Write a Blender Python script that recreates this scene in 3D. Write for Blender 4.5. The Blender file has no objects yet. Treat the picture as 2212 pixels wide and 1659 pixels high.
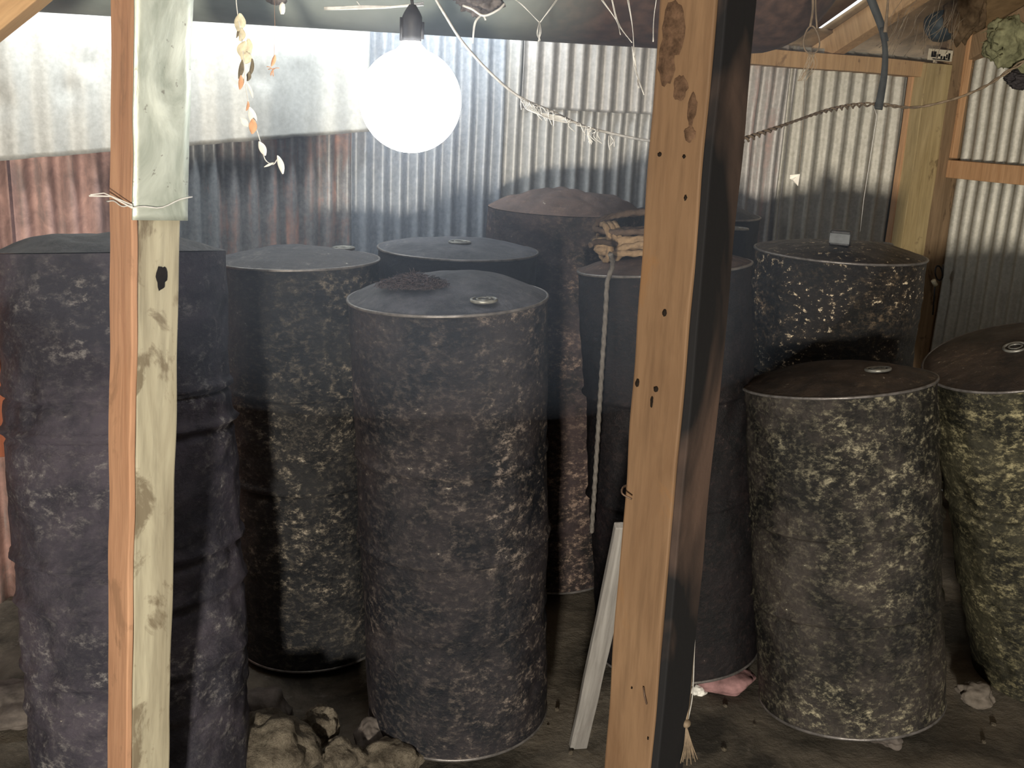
import bpy, bmesh, math, random
from mathutils import Vector, Matrix, noise
R = math.radians
PI = math.pi
sc = bpy.context.scene
col = sc.collection

# ------------------------------------------------------------------ camera
FPX, CX, CY = 2200.0, 1106.0, 829.5
HC = 1.95
PITCH, ROLL = R(15.0), R(2.7)
_f = Vector((0, math.cos(PITCH), -math.sin(PITCH)))
_u = Vector((0, math.sin(PITCH), math.cos(PITCH)))
_r = Vector((1, 0, 0))
CU = _u * math.cos(ROLL) - _r * math.sin(ROLL)
CR = _r * math.cos(ROLL) + _u * math.sin(ROLL)
CAM = Vector((0, 0, HC))
cd = bpy.data.cameras.new('camera')
cam = bpy.data.objects.new('camera', cd)
col.objects.link(cam)
cd.sensor_width = 36.0
cd.lens = 36.0 * FPX / 2212.0
cd.clip_start = 0.05
m = Matrix((CR, CU, -_f)).transposed().to_4x4()
m.translation = CAM
cam.matrix_world = m
sc.camera = cam

# ------------------------------------------------------------------ world, exposure, daylight
w = bpy.data.worlds.new('sky')
sc.world = w
w.use_nodes = True
w.node_tree.nodes['Background'].inputs[0].default_value = (0.86, 0.93, 1.0, 1)
w.node_tree.nodes['Background'].inputs[1].default_value = 1.6
sc.view_settings.view_transform = 'Standard'
sc.view_settings.look = 'None'
sc.view_settings.gamma = 1.0
sc.view_settings.use_curve_mapping = False
sc.view_settings.exposure = 0.0
sc.cycles.use_denoising = True
sc.cycles.max_bounces = 8
sc.cycles.volume_bounces = 0
sc.cycles.sample_clamp_indirect = 6.0


def lamp(name, kind, loc, power, color, target=None, **kw):
    d = bpy.data.lights.new(name, kind)
    d.energy = power
    d.color = color
    for k, v in kw.items():
        setattr(d, k, v)
    o = bpy.data.objects.new(name, d)
    col.objects.link(o)
    o.location = loc
    if target is not None:
        o.rotation_euler = (Vector(target) - Vector(loc)).to_track_quat('-Z', 'Y').to_euler()
    return o


# daylight through the doorway behind the photographer
lamp('doorway_daylight', 'AREA', (-0.45, -2.75, 1.05), 380, (1.0, 0.91, 0.77), (0.3, 4.0, 1.25),
     shape='RECTANGLE', size=0.26, size_y=0.4)
# daylight falling through the open eave above the back wall, behind the tank
lamp('eave_daylight', 'AREA', (-1.4 + 0.447 * 0.27, 3.9 - 0.894 * 0.27, 2.47), 42, (0.9, 0.96, 1.0), (-1.4, 3.9, 2.05),
     shape='RECTANGLE', size=3.0, size_y=0.12)

# ------------------------------------------------------------------ pixel helpers (photo frame 2212 x 1659)
def ray(px, py):
    return _f + CR * ((px - CX) / FPX) - CU * ((py - CY) / FPX)


def P(px, py, z):
    return CAM + ray(px, py) * z


def Pz(px, py, zw):
    d = ray(px, py)
    return CAM + d * ((zw - HC) / d.z)


def proj(p):
    v = Vector(p) - CAM
    z = v.dot(_f)
    return (CX + FPX * v.dot(CR) / z, CY - FPX * v.dot(CU) / z)


WT = 0.5                                   # back wall runs Y = 4.6 + 0.5 X
WALL0 = Vector((0, 4.6, 0))
WDIR = Vector((1, WT, 0)).normalized()
WN = Vector((WDIR.y, -WDIR.x, 0))          # towards the camera
CORNER = Vector((2.30, 5.75, 0))
SDIR = Vector((0.45, -1.15, 0)).normalized()
SN = Vector((-1.15, -0.45, 0)).normalized()


def onplane(px, py, o, n, off=0.0):
    d = ray(px, py)
    q = o + n * off
    return CAM + d * ((q - CAM).dot(n) / d.dot(n))


def W(px, py, off=0.0):
    return onplane(px, py, WALL0, WN, off)


def S(px, py, off=0.0):
    return onplane(px, py, CORNER, SN, off)


# ------------------------------------------------------------------ object helpers
def frame(origin, zdir, xhint):
    z = Vector(zdir).normalized()
    x = Vector(xhint)
    x = (x - z * x.dot(z)).normalized()
    y = z.cross(x)
    mm = Matrix((x, y, z)).transposed().to_4x4()
    mm.translation = Vector(origin)
    return mm


def tag(o, label=None, cat=None, group=None, kind=None):
    if label: o['label'] = label
    if cat: o['category'] = cat
    if group: o['group'] = group
    if kind: o['kind'] = kind
    return o


def empty(name, mat, label, cat, group=None, kind=None):
    o = bpy.data.objects.new(name, None)
    o.empty_display_size = 0.1
    col.objects.link(o)
    o.matrix_world = mat
    return tag(o, label, cat, group, kind)


def obj(name, bm, mat, parent=None, smooth=True, mw=None):
    me = bpy.data.meshes.new(name)
    bmesh.ops.recalc_face_normals(bm, faces=bm.faces)
    bm.to_mesh(me)
    bm.free()
    if smooth:
        for p in me.polygons: p.use_smooth = True
    me.materials.append(mat)
    o = bpy.data.objects.new(name, me)
    col.objects.link(o)
    if parent is not None: o.parent = parent
    elif mw is not None: o.matrix_world = mw
    return o


def nz(v, s=1.0, seed=0.0):
    return noise.noise(Vector((v[0] * s + seed * 7.13, v[1] * s - seed * 3.7, v[2] * s + seed)))


def grid(bm, rows, closed=False):
    vs = [[bm.verts.new(p) for p in r] for r in rows]
    for a, b in zip(vs, vs[1:]):
        n = len(a)
        for i in range(n if closed else n - 1):
            j = (i + 1) % n
            bm.faces.new((a[i], a[j], b[j], b[i]))
    return vs


def lathe(bm, prof, n=96, disp=None, cap=False):
    rows = []
    for r, z in prof:
        row = []
        for i in range(n):
            a = 2 * PI * i / n
            rr = r
            p = Vector((rr * math.cos(a), rr * math.sin(a), z))
            if disp: p = disp(p, a)
            row.append(p)
        rows.append(row)
    vs = grid(bm, rows, closed=True)
    if cap:
        for k in (0, -1):
            try: bm.faces.new(vs[k])
            except Exception: pass
    return vs


def box(bm, x0, x1, y0, y1, z0, z1, cuts=(1, 1, 1), disp=None, bev=0.0):
    """subdivided box with optional displacement"""
    nx, ny, nz_ = cuts
    cache = {}
    def v(i, j, k):
        key = (i, j, k)
        if key not in cache:
            p = Vector((x0 + (x1 - x0) * i / nx, y0 + (y1 - y0) * j / ny, z0 + (z1 - z0) * k / nz_))
            if disp: p = disp(p)
            cache[key] = bm.verts.new(p)
        return cache[key]
    for i in range(nx):
        for j in range(ny):
            for k in (0, nz_):
                bm.faces.new((v(i, j, k), v(i + 1, j, k), v(i + 1, j + 1, k), v(i, j + 1, k)))
    for i in range(nx):
        for k in range(nz_):
            for j in (0, ny):
                bm.faces.new((v(i, j, k), v(i + 1, j, k), v(i + 1, j, k + 1), v(i, j, k + 1)))
    for j in range(ny):
        for k in range(nz_):
            for i in (0, nx):
                bm.faces.new((v(i, j, k), v(i, j + 1, k), v(i, j + 1, k + 1), v(i, j, k + 1)))
    return bm


def bevel(o, wdt=0.003, seg=2):
    md = o.modifiers.new('bevel', 'BEVEL')
    md.width = wdt
    md.segments = seg
    md.limit_method = 'ANGLE'
    md.angle_limit = R(50)
    for p in o.data.polygons: p.use_smooth = False
    return o


def smooth_path(pts, n=8):
    pts = [Vector(p) for p in pts]
    out = []
    q = [pts[0] * 2 - pts[1]] + pts + [pts[-1] * 2 - pts[-2]]
    for i in range(1, len(q) - 2):
        for k in range(n):
            t = k / n
            a, b, c, d = q[i - 1], q[i], q[i + 1], q[i + 2]
            out.append(0.5 * ((2 * b) + (c - a) * t + (2 * a - 5 * b + 4 * c - d) * t * t + (3 * b - a - 3 * c + d) * t ** 3))
    out.append(pts[-1])
    return out


def tube(bm, pts, r, n=8, twist=0.0, lobes=0, lobe=0.0, taper=None, flat=1.0):
    """swept tube; twist in turns per metre gives strands"""
    pts = [Vector(p) for p in pts]
    t0 = (pts[1] - pts[0]).normalized()
    up = Vector((0, 0, 1)) if abs(t0.z) < 0.9 else Vector((1, 0, 0))
    nx_ = t0.cross(up).normalized()
    s = 0.0
    rows = []
    for i, p in enumerate(pts):
        t = (pts[min(i + 1, len(pts) - 1)] - pts[max(i - 1, 0)]).normalized()
        nx_ = (nx_ - t * nx_.dot(t)).normalized()
        ny_ = t.cross(nx_)
        if i: s += (p - pts[i - 1]).length
        rr = r * (taper(i / (len(pts) - 1)) if taper else 1.0)
        row = []
        for k in range(n):
            a = 2 * PI * k / n
            q = rr * (1 + lobe * math.cos(lobes * a + 2 * PI * twist * s)) if lobes else rr
            row.append(p + nx_ * q * math.cos(a) + ny_ * q * flat * math.sin(a))
        rows.append(row)
    vs = grid(bm, rows, closed=True)
    bm.faces.new(vs[0]); bm.faces.new(vs[-1])
    return bm


def resample(pts, step):
    pts = [Vector(p) for p in pts]
    out = [pts[0]]
    acc = 0.0
    for a, b in zip(pts, pts[1:]):
        L = (b - a).length
        while acc + L >= step:
            a = a + (b - a) * ((step - acc) / L)
            L = (b - a).length
            out.append(a.copy())
            acc = 0.0
            if L < 1e-9: break
        acc += L
    out.append(pts[-1])
    return out


def ring(bm, c, R0, r, ax=Vector((0, 0, 1)), n=40, m_=8, squash=1.0):
    ax = Vector(ax).normalized()
    x = ax.orthogonal().normalized()
    y = ax.cross(x)
    rows = []
    for i in range(n):
        a = 2 * PI * i / n
        d = x * math.cos(a) + y * math.sin(a) * squash
        rows.append([Vector(c) + d * (R0 + r * math.cos(2 * PI * k / m_)) + ax * (r * math.sin(2 * PI * k / m_)) for k in range(m_)])
    rows.append(rows[0])
    vs = [[bm.verts.new(p) for p in row] for row in rows[:-1]]
    for i in range(n):
        a, b = vs[i], vs[(i + 1) % n]
        for k in range(m_):
            bm.faces.new((a[k], a[(k + 1) % m_], b[(k + 1) % m_], b[k]))
    return bm


# ------------------------------------------------------------------ material helpers
class NT:
    def __init__(s, name):
        s.m = bpy.data.materials.new(name)
        s.m.use_nodes = True
        s.t = s.m.node_tree
        s.b = s.t.nodes['Principled BSDF']
        s.tc = s.t.nodes.new('ShaderNodeTexCoord').outputs['Object']
    def n(s, typ, **kw):
        nd = s.t.nodes.new(typ)
        for k, v in kw.items(): setattr(nd, k, v)
        return nd
    def l(s, a, b): s.t.links.new(a, b)
    def map(s, scale=(1, 1, 1), loc=(0, 0, 0)):
        nd = s.n('ShaderNodeMapping')
        nd.inputs['Scale'].default_value = scale
        nd.inputs['Location'].default_value = loc
        s.l(s.tc, nd.inputs[0])
        return nd.outputs[0]
    def noise(s, vec, scale, detail=6, rough=0.6, dist=0.0):
        nd = s.n('ShaderNodeTexNoise')
        nd.inputs['Scale'].default_value = scale
        nd.inputs['Detail'].default_value = detail
        nd.inputs['Roughness'].default_value = rough
        nd.inputs['Distortion'].default_value = dist
        s.l(vec, nd.inputs['Vector'])
        return nd.outputs[0]
    def ramp(s, fac, stops):
        nd = s.n('ShaderNodeValToRGB')
        e = nd.color_ramp.elements
        while len(e) < len(stops): e.new(0.5)
        for el, (p, c) in zip(e, stops):
            el.position = p
            el.color = (c, c, c, 1) if isinstance(c, (int, float)) else (*c, 1)
        s.l(fac, nd.inputs[0])
        return nd.outputs[0]
    def mix(s, fac, a, b, mode='MIX'):
        nd = s.n('ShaderNodeMix', data_type='RGBA', blend_type=mode)
        for sock, v in ((nd.inputs[0], fac), (nd.inputs[6], a), (nd.inputs[7], b)):
            if isinstance(v, (int, float)): sock.default_value = v
            elif isinstance(v, tuple): sock.default_value = (*v, 1)
            else: s.l(v, sock)
        return nd.outputs[2]
    def math(s, op, a, b=0.5):
        nd = s.n('ShaderNodeMath', operation=op)
        for sock, v in ((nd.inputs[0], a), (nd.inputs[1], b)):
            if isinstance(v, (int, float)): sock.default_value = v
            else: s.l(v, sock)
        return nd.outputs[0]
    def bump(s, h, strength=0.5, dist=0.01, prev=None):
        nd = s.n('ShaderNodeBump')
        nd.inputs['Strength'].default_value = strength
        nd.inputs['Distance'].default_value = dist
        s.l(h, nd.inputs['Height'])
        if prev is not None: s.l(prev, nd.inputs['Normal'])
        return nd.outputs[0]
    def done(s, color=None, rough=None, metal=None, normal=None, spec=None):
        for nm, v in (('Base Color', color), ('Roughness', rough), ('Metallic', metal), ('Normal', normal), ('Specular IOR Level', spec)):
            if v is None: continue
            if isinstance(v, (int, float)): s.b.inputs[nm].default_value = v
            elif isinstance(v, tuple): s.b.inputs[nm].default_value = (*v, 1)
            else: s.l(v, s.b.inputs[nm])
        return s.m


def drum_mat(name, seed, base=(0.012, 0.013, 0.016), brown=(0.05, 0.04, 0.036), patch=(0.17, 0.145, 0.12),
             patch_lo=0.55, chip=0.66, rough=(0.32, 0.62), crumple=0.5, flake=(0.45, 0.42, 0.36), tint=(0.32, 0.35, 0.42)):
    t = NT(name)
    v = t.map((1, 1, 1), (seed * 3.1, seed * 1.7, seed * 2.3))
    vs = t.map((1, 1, 1.45), (seed * 1.1, seed * 2.7, seed))
    n1 = t.noise(v, 4.0, 10, 0.72, 0.3)
    n2 = t.noise(vs, 13.0, 14, 0.82, 0.1)
    n3 = t.noise(v, 42, 5, 0.6, 0.6)
    n4 = t.noise(v, 2.1, 3, 0.5)
    n5 = t.noise(vs, 42, 8, 0.75, 0.0)
    c = t.mix(t.ramp(n1, [(0.43, 0.0), (0.59, 1.0)]), base, brown)
    c = t.mix(1.0, c, tint, 'MULTIPLY')
    c = t.mix(t.ramp(n5, [(0.50, 0.0), (0.68, 0.28)]), c, tuple(x * 0.45 for x in patch))
    area = t.ramp(n4, [(0.44, 0.06), (0.60, 1.0)])
    pm = t.math('MULTIPLY', t.math('MULTIPLY', t.ramp(n2, [(patch_lo - 0.03, 0.0), (patch_lo + 0.09, 0.8)]), area), t.ramp(n5, [(0.46, 0.1), (0.56, 1.0)]))
    c = t.mix(pm, c, t.mix(t.ramp(n5, [(0.38, 0.0), (0.62, 1.0)]), tuple(x * 0.3 for x in patch), patch))
    cm = t.math('MULTIPLY', t.ramp(n5, [(chip, 0.0), (chip + 0.02, 1.0)]), t.ramp(n1, [(0.48, 0.0), (0.56, 1.0)]))
    c = t.mix(cm, c, flake)
    rg = t.ramp(n2, [(0.3, rough[0]), (0.7, rough[1])])
    b1 = t.bump(t.noise(v, 13, 5, 0.6, 0.6), crumple * 0.6, 0.012)
    b2 = t.bump(n5, 0.8, 0.008, b1)
    return t.done(c, rg, 0.0, b2, 0.35)


def sheet_mat(name, seed, rust=0.3, zinc=(0.40, 0.43, 0.44), rcol=(0.24, 0.085, 0.04), metal=0.25, rough=0.48, streak=9.0, dark=0.25):
    t = NT(name)
    v = t.map((1, 1, 1), (seed * 5.1, 0, seed))
    st = t.map((streak, 1, 0.9), (seed * 3.3, 0, seed * 0.7))
    n1 = t.noise(st, 1.6, 5, 0.6, 0.2)
    n2 = t.noise(v, 9, 8, 0.7, 0.5)
    n3 = t.noise(v, 60, 3, 0.6)
    zc = t.mix(t.ramp(n2, [(0.3, 0.0), (0.7, 1.0)]), tuple(x * (1 - dark) for x in zinc), zinc)
    zc = t.mix(0.15, zc, t.ramp(n3, [(0.3, 0.1), (0.7, 0.9)]))
    k = 0.78 - 0.5 * rust
    rm = t.ramp(t.math('ADD', t.math('MULTIPLY', n1, 0.75), t.math('MULTIPLY', n2, 0.25)), [(max(0.02, k - 0.07), 0.0), (k + 0.08, 1.0)])
    rc = t.mix(t.ramp(n2, [(0.35, 0.0), (0.65, 1.0)]), rcol, tuple(min(1, x * 2.1 + 0.03) for x in rcol))
    c = t.mix(rm, zc, rc)
    rg = t.ramp(rm, [(0.0, rough), (1.0, 0.85)])
    mt = t.ramp(rm, [(0.0, metal), (1.0, 0.0)])
    b = t.bump(n2, 0.18, 0.01)
    return t.done(c, rg, mt, b)


def wood_mat(name, a, b, seed=0.0, grain=22.0, knot=0.7, stain=None, stain_lo=0.6, rough=0.75):
    t = NT(name)
    g = t.map((grain, grain, 1.3), (seed, seed * 2, seed * 3))
    f = t.map((90, 90, 7), (seed, seed, seed))
    v = t.map((1, 1, 0.6), (seed * 2.1, seed, seed * 4))
    n1 = t.noise(g, 1.0, 5, 0.6, 1.2)
    n2 = t.noise(f, 1.0, 3, 0.6)
    c = t.mix(t.ramp(n1, [(0.3, 0.0), (0.7, 1.0)]), a, b)
    c = t.mix(t.math('MULTIPLY', t.ramp(n2, [(0.45, 0.0), (0.75, 1.0)]), 0.35), c, tuple(x * 0.45 for x in a))
    if stain:
        n3 = t.noise(v, 9, 6, 0.65, 0.6)
        c = t.mix(t.ramp(n3, [(stain_lo, 0.0), (stain_lo + 0.07, knot)]), c, stain)
    bb = t.bump(n2, 0.3, 0.002, t.bump(n1, 0.35, 0.004))
    return t.done(c, rough, 0.0, bb, 0.25)


def plain_mat(name, c, rough=0.7, metal=0.0, var=0.35, scale=20.0, bump=0.3, spec=0.4):
    t = NT(name)
    n = t.noise(t.tc, scale, 6, 0.65)
    cc = t.mix(t.ramp(n, [(0.3, 0.0), (0.7, 1.0)]), tuple(x * (1 - var) for x in c), tuple(min(1, x * (1 + var)) for x in c))
    return t.done(cc, rough, metal, t.bump(n, bump, 0.004), spec)


def emit_mat(name, c, s):
    t = NT(name)
    t.b.inputs['Emission Color'].default_value = (*c, 1)
    t.b.inputs['Emission Strength'].default_value = s
    return t.done((0.9, 0.9, 0.9), 0.4)


M_rim = plain_mat('worn_rim_metal', (0.17, 0.16, 0.155), 0.38, 0.5, 0.5, 30, 0.4)
M_dark = plain_mat('dark_metal', (0.03, 0.03, 0.033), 0.45, 0.4, 0.4, 30, 0.3)
M_bung = plain_mat('bung_metal', (0.22, 0.22, 0.20), 0.38, 0.5, 0.5, 40, 0.4)
M_rope = plain_mat('sisal_rope', (0.24, 0.17, 0.105), 0.9, 0, 0.35, 60, 0.5, 0.1)
M_ropeg = plain_mat('grey_rope', (0.12, 0.11, 0.10), 0.9, 0, 0.35, 60, 0.5, 0.1)
M_rock = plain_mat('limestone', (0.20, 0.165, 0.12), 0.9, 0, 0.6, 9, 1.0, 0.15)
t = NT('rough_limestone')
n1 = t.noise(t.tc, 9, 8, 0.7, 0.3)
n2 = t.noise(t.tc, 45, 6, 0.7)
c = t.mix(t.ramp(n1, [(0.38, 0.0), (0.62, 1.0)]), (0.07, 0.058, 0.043), (0.27, 0.235, 0.18))
c = t.mix(t.ramp(n2, [(0.5, 0.0), (0.7, 0.6)]), c, (0.05, 0.04, 0.03))
M_rock = t.done(c, 0.92, 0.0, t.bump(n2, 0.9, 0.01, t.bump(n1, 1.0, 0.05)), 0.15)
M_rockd = plain_mat('dark_stone', (0.11, 0.095, 0.085), 0.9, 0, 0.5, 14, 1.0, 0.15)
M_brick = plain_mat('reddish_stone', (0.26, 0.15, 0.15), 0.9, 0, 0.5, 14, 0.8, 0.15)
M_cable = plain_mat('grey_cable', (0.30, 0.29, 0.27), 0.7, 0, 0.3, 40, 0.2)
M_cabled = plain_mat('black_cable', (0.03, 0.03, 0.032), 0.6, 0, 0.3, 40, 0.2)
M_wire = plain_mat('rusty_wire', (0.16, 0.12, 0.08), 0.7, 0.3, 0.4, 50, 0.4)
M_web = plain_mat('dusty_web', (0.62, 0.62, 0.60), 0.95, 0, 0.15, 80, 0.3, 0.05)
M_webd = plain_mat('brown_web', (0.26, 0.21, 0.15), 0.95, 0, 0.3, 80, 0.3, 0.05)
M_nest = plain_mat('nest_paper', (0.15, 0.13, 0.12), 0.95, 0, 0.6, 30, 1.0, 0.05)
M_white = plain_mat('white_scrap', (0.80, 0.79, 0.74), 0.8, 0, 0.1, 30, 0.2)
M_leafo = plain_mat('dry_leaf', (0.62, 0.33, 0.18), 0.8, 0, 0.25, 40, 0.3)
M_leafc = plain_mat('cream_husk', (0.66, 0.60, 0.44), 0.85, 0, 0.3, 50, 0.5)
M_strap = plain_mat('blue_grey_strap', (0.03, 0.034, 0.036), 0.7, 0, 0.3, 40, 0.3)
M_green = plain_mat('dusty_green_cloth', (0.13, 0.13, 0.075), 0.95, 0, 0.55, 26, 0.8, 0.05)
M_soot = plain_mat('soot_fibre', (0.03, 0.027, 0.028), 0.95, 0, 0.4, 60, 0.5, 0.05)
M_nail = plain_mat('rusty_nail', (0.10, 0.065, 0.045), 0.6, 0.5, 0.4, 60, 0.4)
M_hole = plain_mat('hole_dark', (0.012, 0.009, 0.007), 0.95, 0, 0.3, 60, 0.6, 0.05)

# ------------------------------------------------------------------ floor
def floor_z(x, y):
    return 0.018 * nz((x, y, 0), 2.3, 1) + 0.008 * nz((x, y, 0), 9, 2) + 0.003 * nz((x, y, 0), 30, 3)


t = NT('earth_floor')
n1 = t.noise(t.tc, 2.2, 8, 0.65, 0.4)
n2 = t.noise(t.tc, 14, 8, 0.7)
c = t.mix(t.ramp(n1, [(0.38, 0.0), (0.62, 1.0)]), (0.045, 0.042, 0.036), (0.20, 0.175, 0.14))
c = t.mix(t.ramp(n2, [(0.58, 0.0), (0.68, 0.7)]), c, (0.19, 0.17, 0.145))
M_floor = t.done(c, 0.92, 0.0, t.bump(n2, 0.7, 0.02), 0.15)
bm = bmesh.new()
rows = []
N = 150
for i in range(N + 1):
    x = -3.2 + 9.2 * i / N
    rows.append([Vector((x, -3.1 + 9.3 * j / N, floor_z(x, -3.1 + 9.3 * j / N))) for j in range(N + 1)])
grid(bm, rows)
tag(obj('floor', bm, M_floor), kind='structure')

# ------------------------------------------------------------------ corrugated sheets
def corr(bm, s0, s1, z0, z1, pitch, amp, seed=0.0, rows=24, off=0.0, wob=0.004, thick=0.0012, zb=None, dents=()):
    """corrugated sheet in local coords: x along, -y towards the room, z up"""
    n = max(8, int((s1 - s0) / pitch * 10))
    front, back = [], []
    for k in range(rows + 1):
        fr, bk = [], []
        for i in range(n + 1):
            s = s0 + (s1 - s0) * i / n
            lo = zb(s) if zb else z0
            z = lo + (z1 - lo) * k / rows
            y = amp * math.cos(2 * PI * s / pitch) + off + wob * nz((s, 0, z), 2.5, seed)
            for (ds, dz, dr, dd) in dents:
                q = ((s - ds) ** 2 + (z - dz) ** 2) / (dr * dr)
                y += dd * math.exp(-q)
            edge = 0.004 * nz((s, 5, seed), 14, seed) if k == 0 else 0
            fr.append(Vector((s, y - thick, z + edge)))
            bk.append(Vector((s, y + thick, z + edge)))
        front.append(fr); back.append(bk)
    a = grid(bm, front)
    b = grid(bm, back)
    for va, vb in ((a[0], b[0]), (a[-1], b[-1])):
        for i in range(n):
            bm.faces.new((va[i], va[i + 1], vb[i + 1], vb[i]))
    for e in (0, -1):
        for k in range(rows):
            bm.faces.new((a[k][e], a[k + 1][e], b[k + 1][e], b[k][e]))
    return bm


wf = frame(WALL0, (0, 0, 1), WDIR)            # x = along wall, y = away from room


def ws(px, py=300):
    return (W(px, py) - WALL0).dot(WDIR)


def wz(px, py):
    return W(px, py).z


wall = empty('wall_back', wf, None, None, kind='structure')
TOPZ = wz(1635, 102)
s_tabs = [
    # px0, px1, rust, zinc, rcol, pitch, seed
    (-420, 10, 0.75, (0.25, 0.22, 0.21), (0.17, 0.10, 0.085), 0.080, 1),
    (10, 255, 0.80, (0.28, 0.23, 0.22), (0.25, 0.155, 0.135), 0.082, 2),
    (240, 465, 0.25, (0.27, 0.29, 0.31), (0.25, 0.10, 0.06), 0.076, 3),
    (455, 770, 0.45, (0.25, 0.25, 0.26), (0.25, 0.13, 0.095), 0.076, 4),
    (760, 1085, 0.08, (0.30, 0.34, 0.40), (0.25, 0.10, 0.06), 0.076, 5),
    (1078, 1420, 0.12, (0.44, 0.45, 0.45), (0.14, 0.10, 0.08), 0.076, 6),
    (1412, 1700, 0.40, (0.40, 0.38, 0.36), (0.26, 0.17, 0.15), 0.080, 7),
    (1690, 1990, 0.20, (0.44, 0.42, 0.35), (0.19, 0.14, 0.10), 0.094, 8),
]
for i, (a, b, ru, zi, rc, pt, sd) in enumerate(s_tabs):
    bm = bmesh.new()
    corr(bm, ws(a), ws(b), 0.0, TOPZ + (0.02 if i > 4 else 0.25), pt, 0.025 if i < 2 else 0.0175, sd, off=0.010 * (i % 2), wob=0.012)
    obj('corrugated_sheet', bm, sheet_mat('wall_sheet_%d' % sd, sd, ru, zi, rc, streak=14), wall)
# second layer sheets on the middle of the wall (upper sheet ends in a seam)
bm = bmesh.new()
corr(bm, ws(1120), ws(1408), wz(1260, 240), TOPZ + 0.02, 0.076, 0.0135, 21, off=-0.006, wob=0.008)
obj('corrugated_sheet', bm, sheet_mat('wall_sheet_21', 21, 0.10, (0.46, 0.46, 0.46), (0.14, 0.10, 0.09), streak=14), wall)

# pale sheet nailed over the upper left
zl = lambda s: None
s_a, s_b = ws(-300, 340), ws(790, 283)
z_a, z_b = wz(0, 345) , wz(790, 283)
s_0 = ws(0, 345)
pf = frame(WALL0 + WN * 0.045, (0, 0, 1), WDIR)
bm = bmesh.new()
corr(bm, s_a, s_b, 1.0, TOPZ + 0.2, 0.115, 0.008, 31, rows=40, wob=0.02,
     zb=lambda s: z_a + (z_b - z_a) * (s - s_0) / (s_b - s_0),
     dents=[(ws(190, 140), wz(190, 140), 0.035, 0.012), (ws(150, 195), wz(150, 195), 0.04, 0.014), (ws(5, 225), wz(5, 225), 0.05, 0.015),
            (ws(560, 170), wz(560, 170), 0.04, 0.012), (ws(640, 120), wz(640, 120), 0.05, -0.01)])
o = obj('corrugated_sheet', bm, sheet_mat('pale_sheet', 31, 0.02, (0.50, 0.51, 0.49), (0.3, 0.2, 0.12), metal=0.15, rough=0.55, streak=5, dark=0.18), mw=pf)
tag(o, 'pale dented shallow-ribbed metal sheet nailed over the upper left of the back wall', 'metal sheet')

# top plate on the back wall
M_tan = wood_mat('tan_wood', (0.42, 0.26, 0.13), (0.58, 0.38, 0.20), 3, stain=(0.16, 0.09, 0.05), stain_lo=0.62)
M_orange = wood_mat('orange_wood', (0.50, 0.28, 0.14), (0.66, 0.40, 0.22), 5, stain=(0.2, 0.11, 0.06), stain_lo=0.64)
M_oldw = wood_mat('old_wood', (0.22, 0.15, 0.09), (0.36, 0.25, 0.15), 7, stain=(0.07, 0.045, 0.03), stain_lo=0.56)
bm = bmesh.new()
zt = wz(1700, 112)
box(bm, ws(1580), ws(2075), -0.10, 0.03, zt - 0.075, zt + 0.0, (30, 1, 1), lambda p: p + Vector((0, 0.004 * nz(p, 2, 4), 0.006 * nz(p, 1.5, 5))))
for v in bm.verts: v.co = Vector((v.co.z * 0 + v.co.x, v.co.y, v.co.z))
plate = obj('trim_1', bm, M_tan, mw=wf, smooth=False)
tag(plate, kind='structure')
bevel(plate)

# right wall
sf = frame(CORNER, (0, 0, 1), SDIR)


def ss(px, py=400):
    return (S(px, py) - CORNER).dot(SDIR)


rw = empty('wall_right', sf, None, None, kind='structure')
for i, (a, b, zi, sd) in enumerate([(-0.12, 0.95, (0.50, 0.48, 0.40), 11), (0.90, 1.9, (0.4, 0.4, 0.38), 12)]):
    bm = bmesh.new()
    corr(bm, a, b, 0.0, 3.4, 0.080, 0.0125, sd, off=0.03 + 0.01 * i, wob=0.01)
    obj('corrugated_sheet', bm, sheet_mat('side_sheet_%d' % sd, sd, 0.06, zi, (0.15, 0.13, 0.09), streak=14, metal=0.3), rw)
bm = bmesh.new()
corr(bm, 1.85, 9.2, 0.0, 4.6, 0.080, 0.0125, 13, off=0.03, wob=0.01, rows=6)
obj('corrugated_sheet', bm, sheet_mat('side_sheet_13', 13, 0.3, (0.3, 0.3, 0.28), streak=14), rw)
# extension of the back wall to the left, left wall, wall behind the camera with a doorway
bm = bmesh.new()
corr(bm, -3.4, ws(-420), 0.0, TOPZ + 0.25, 0.08, 0.0135, 14, rows=6)
obj('corrugated_sheet', bm, sheet_mat('wall_sheet_14', 14, 0.8, (0.25, 0.22, 0.2)), wall)
M_side = sheet_mat('outer_sheet', 15, 0.5, (0.16, 0.15, 0.14), (0.12, 0.07, 0.05))
bm = bmesh.new()
corr(bm, 0, 6.2, 0.0, 4.8, 0.08, 0.0135, 15, rows=4)
tag(obj('wall_left', bm, M_side, mw=frame((-3.0, -3.1, 0), (0, 0, 1), (0, 1, 0))), kind='structure')
bm = bmesh.new()
ff = frame((-3.2, -3.05, 0), (0, 0, 1), (1, 0, 0))
corr(bm, 0, 2.25, 0.0, 5.2, 0.08, 0.0135, 16, rows=4)
corr(bm, 3.25, 9.4, 0.0, 5.2, 0.08, 0.0135, 17, rows=4)
corr(bm, 2.25, 3.25, 2.0, 5.2, 0.08, 0.0135, 17, rows=4)
tag(obj('wall_front', bm, M_side, mw=ff), kind='structure')

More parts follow.
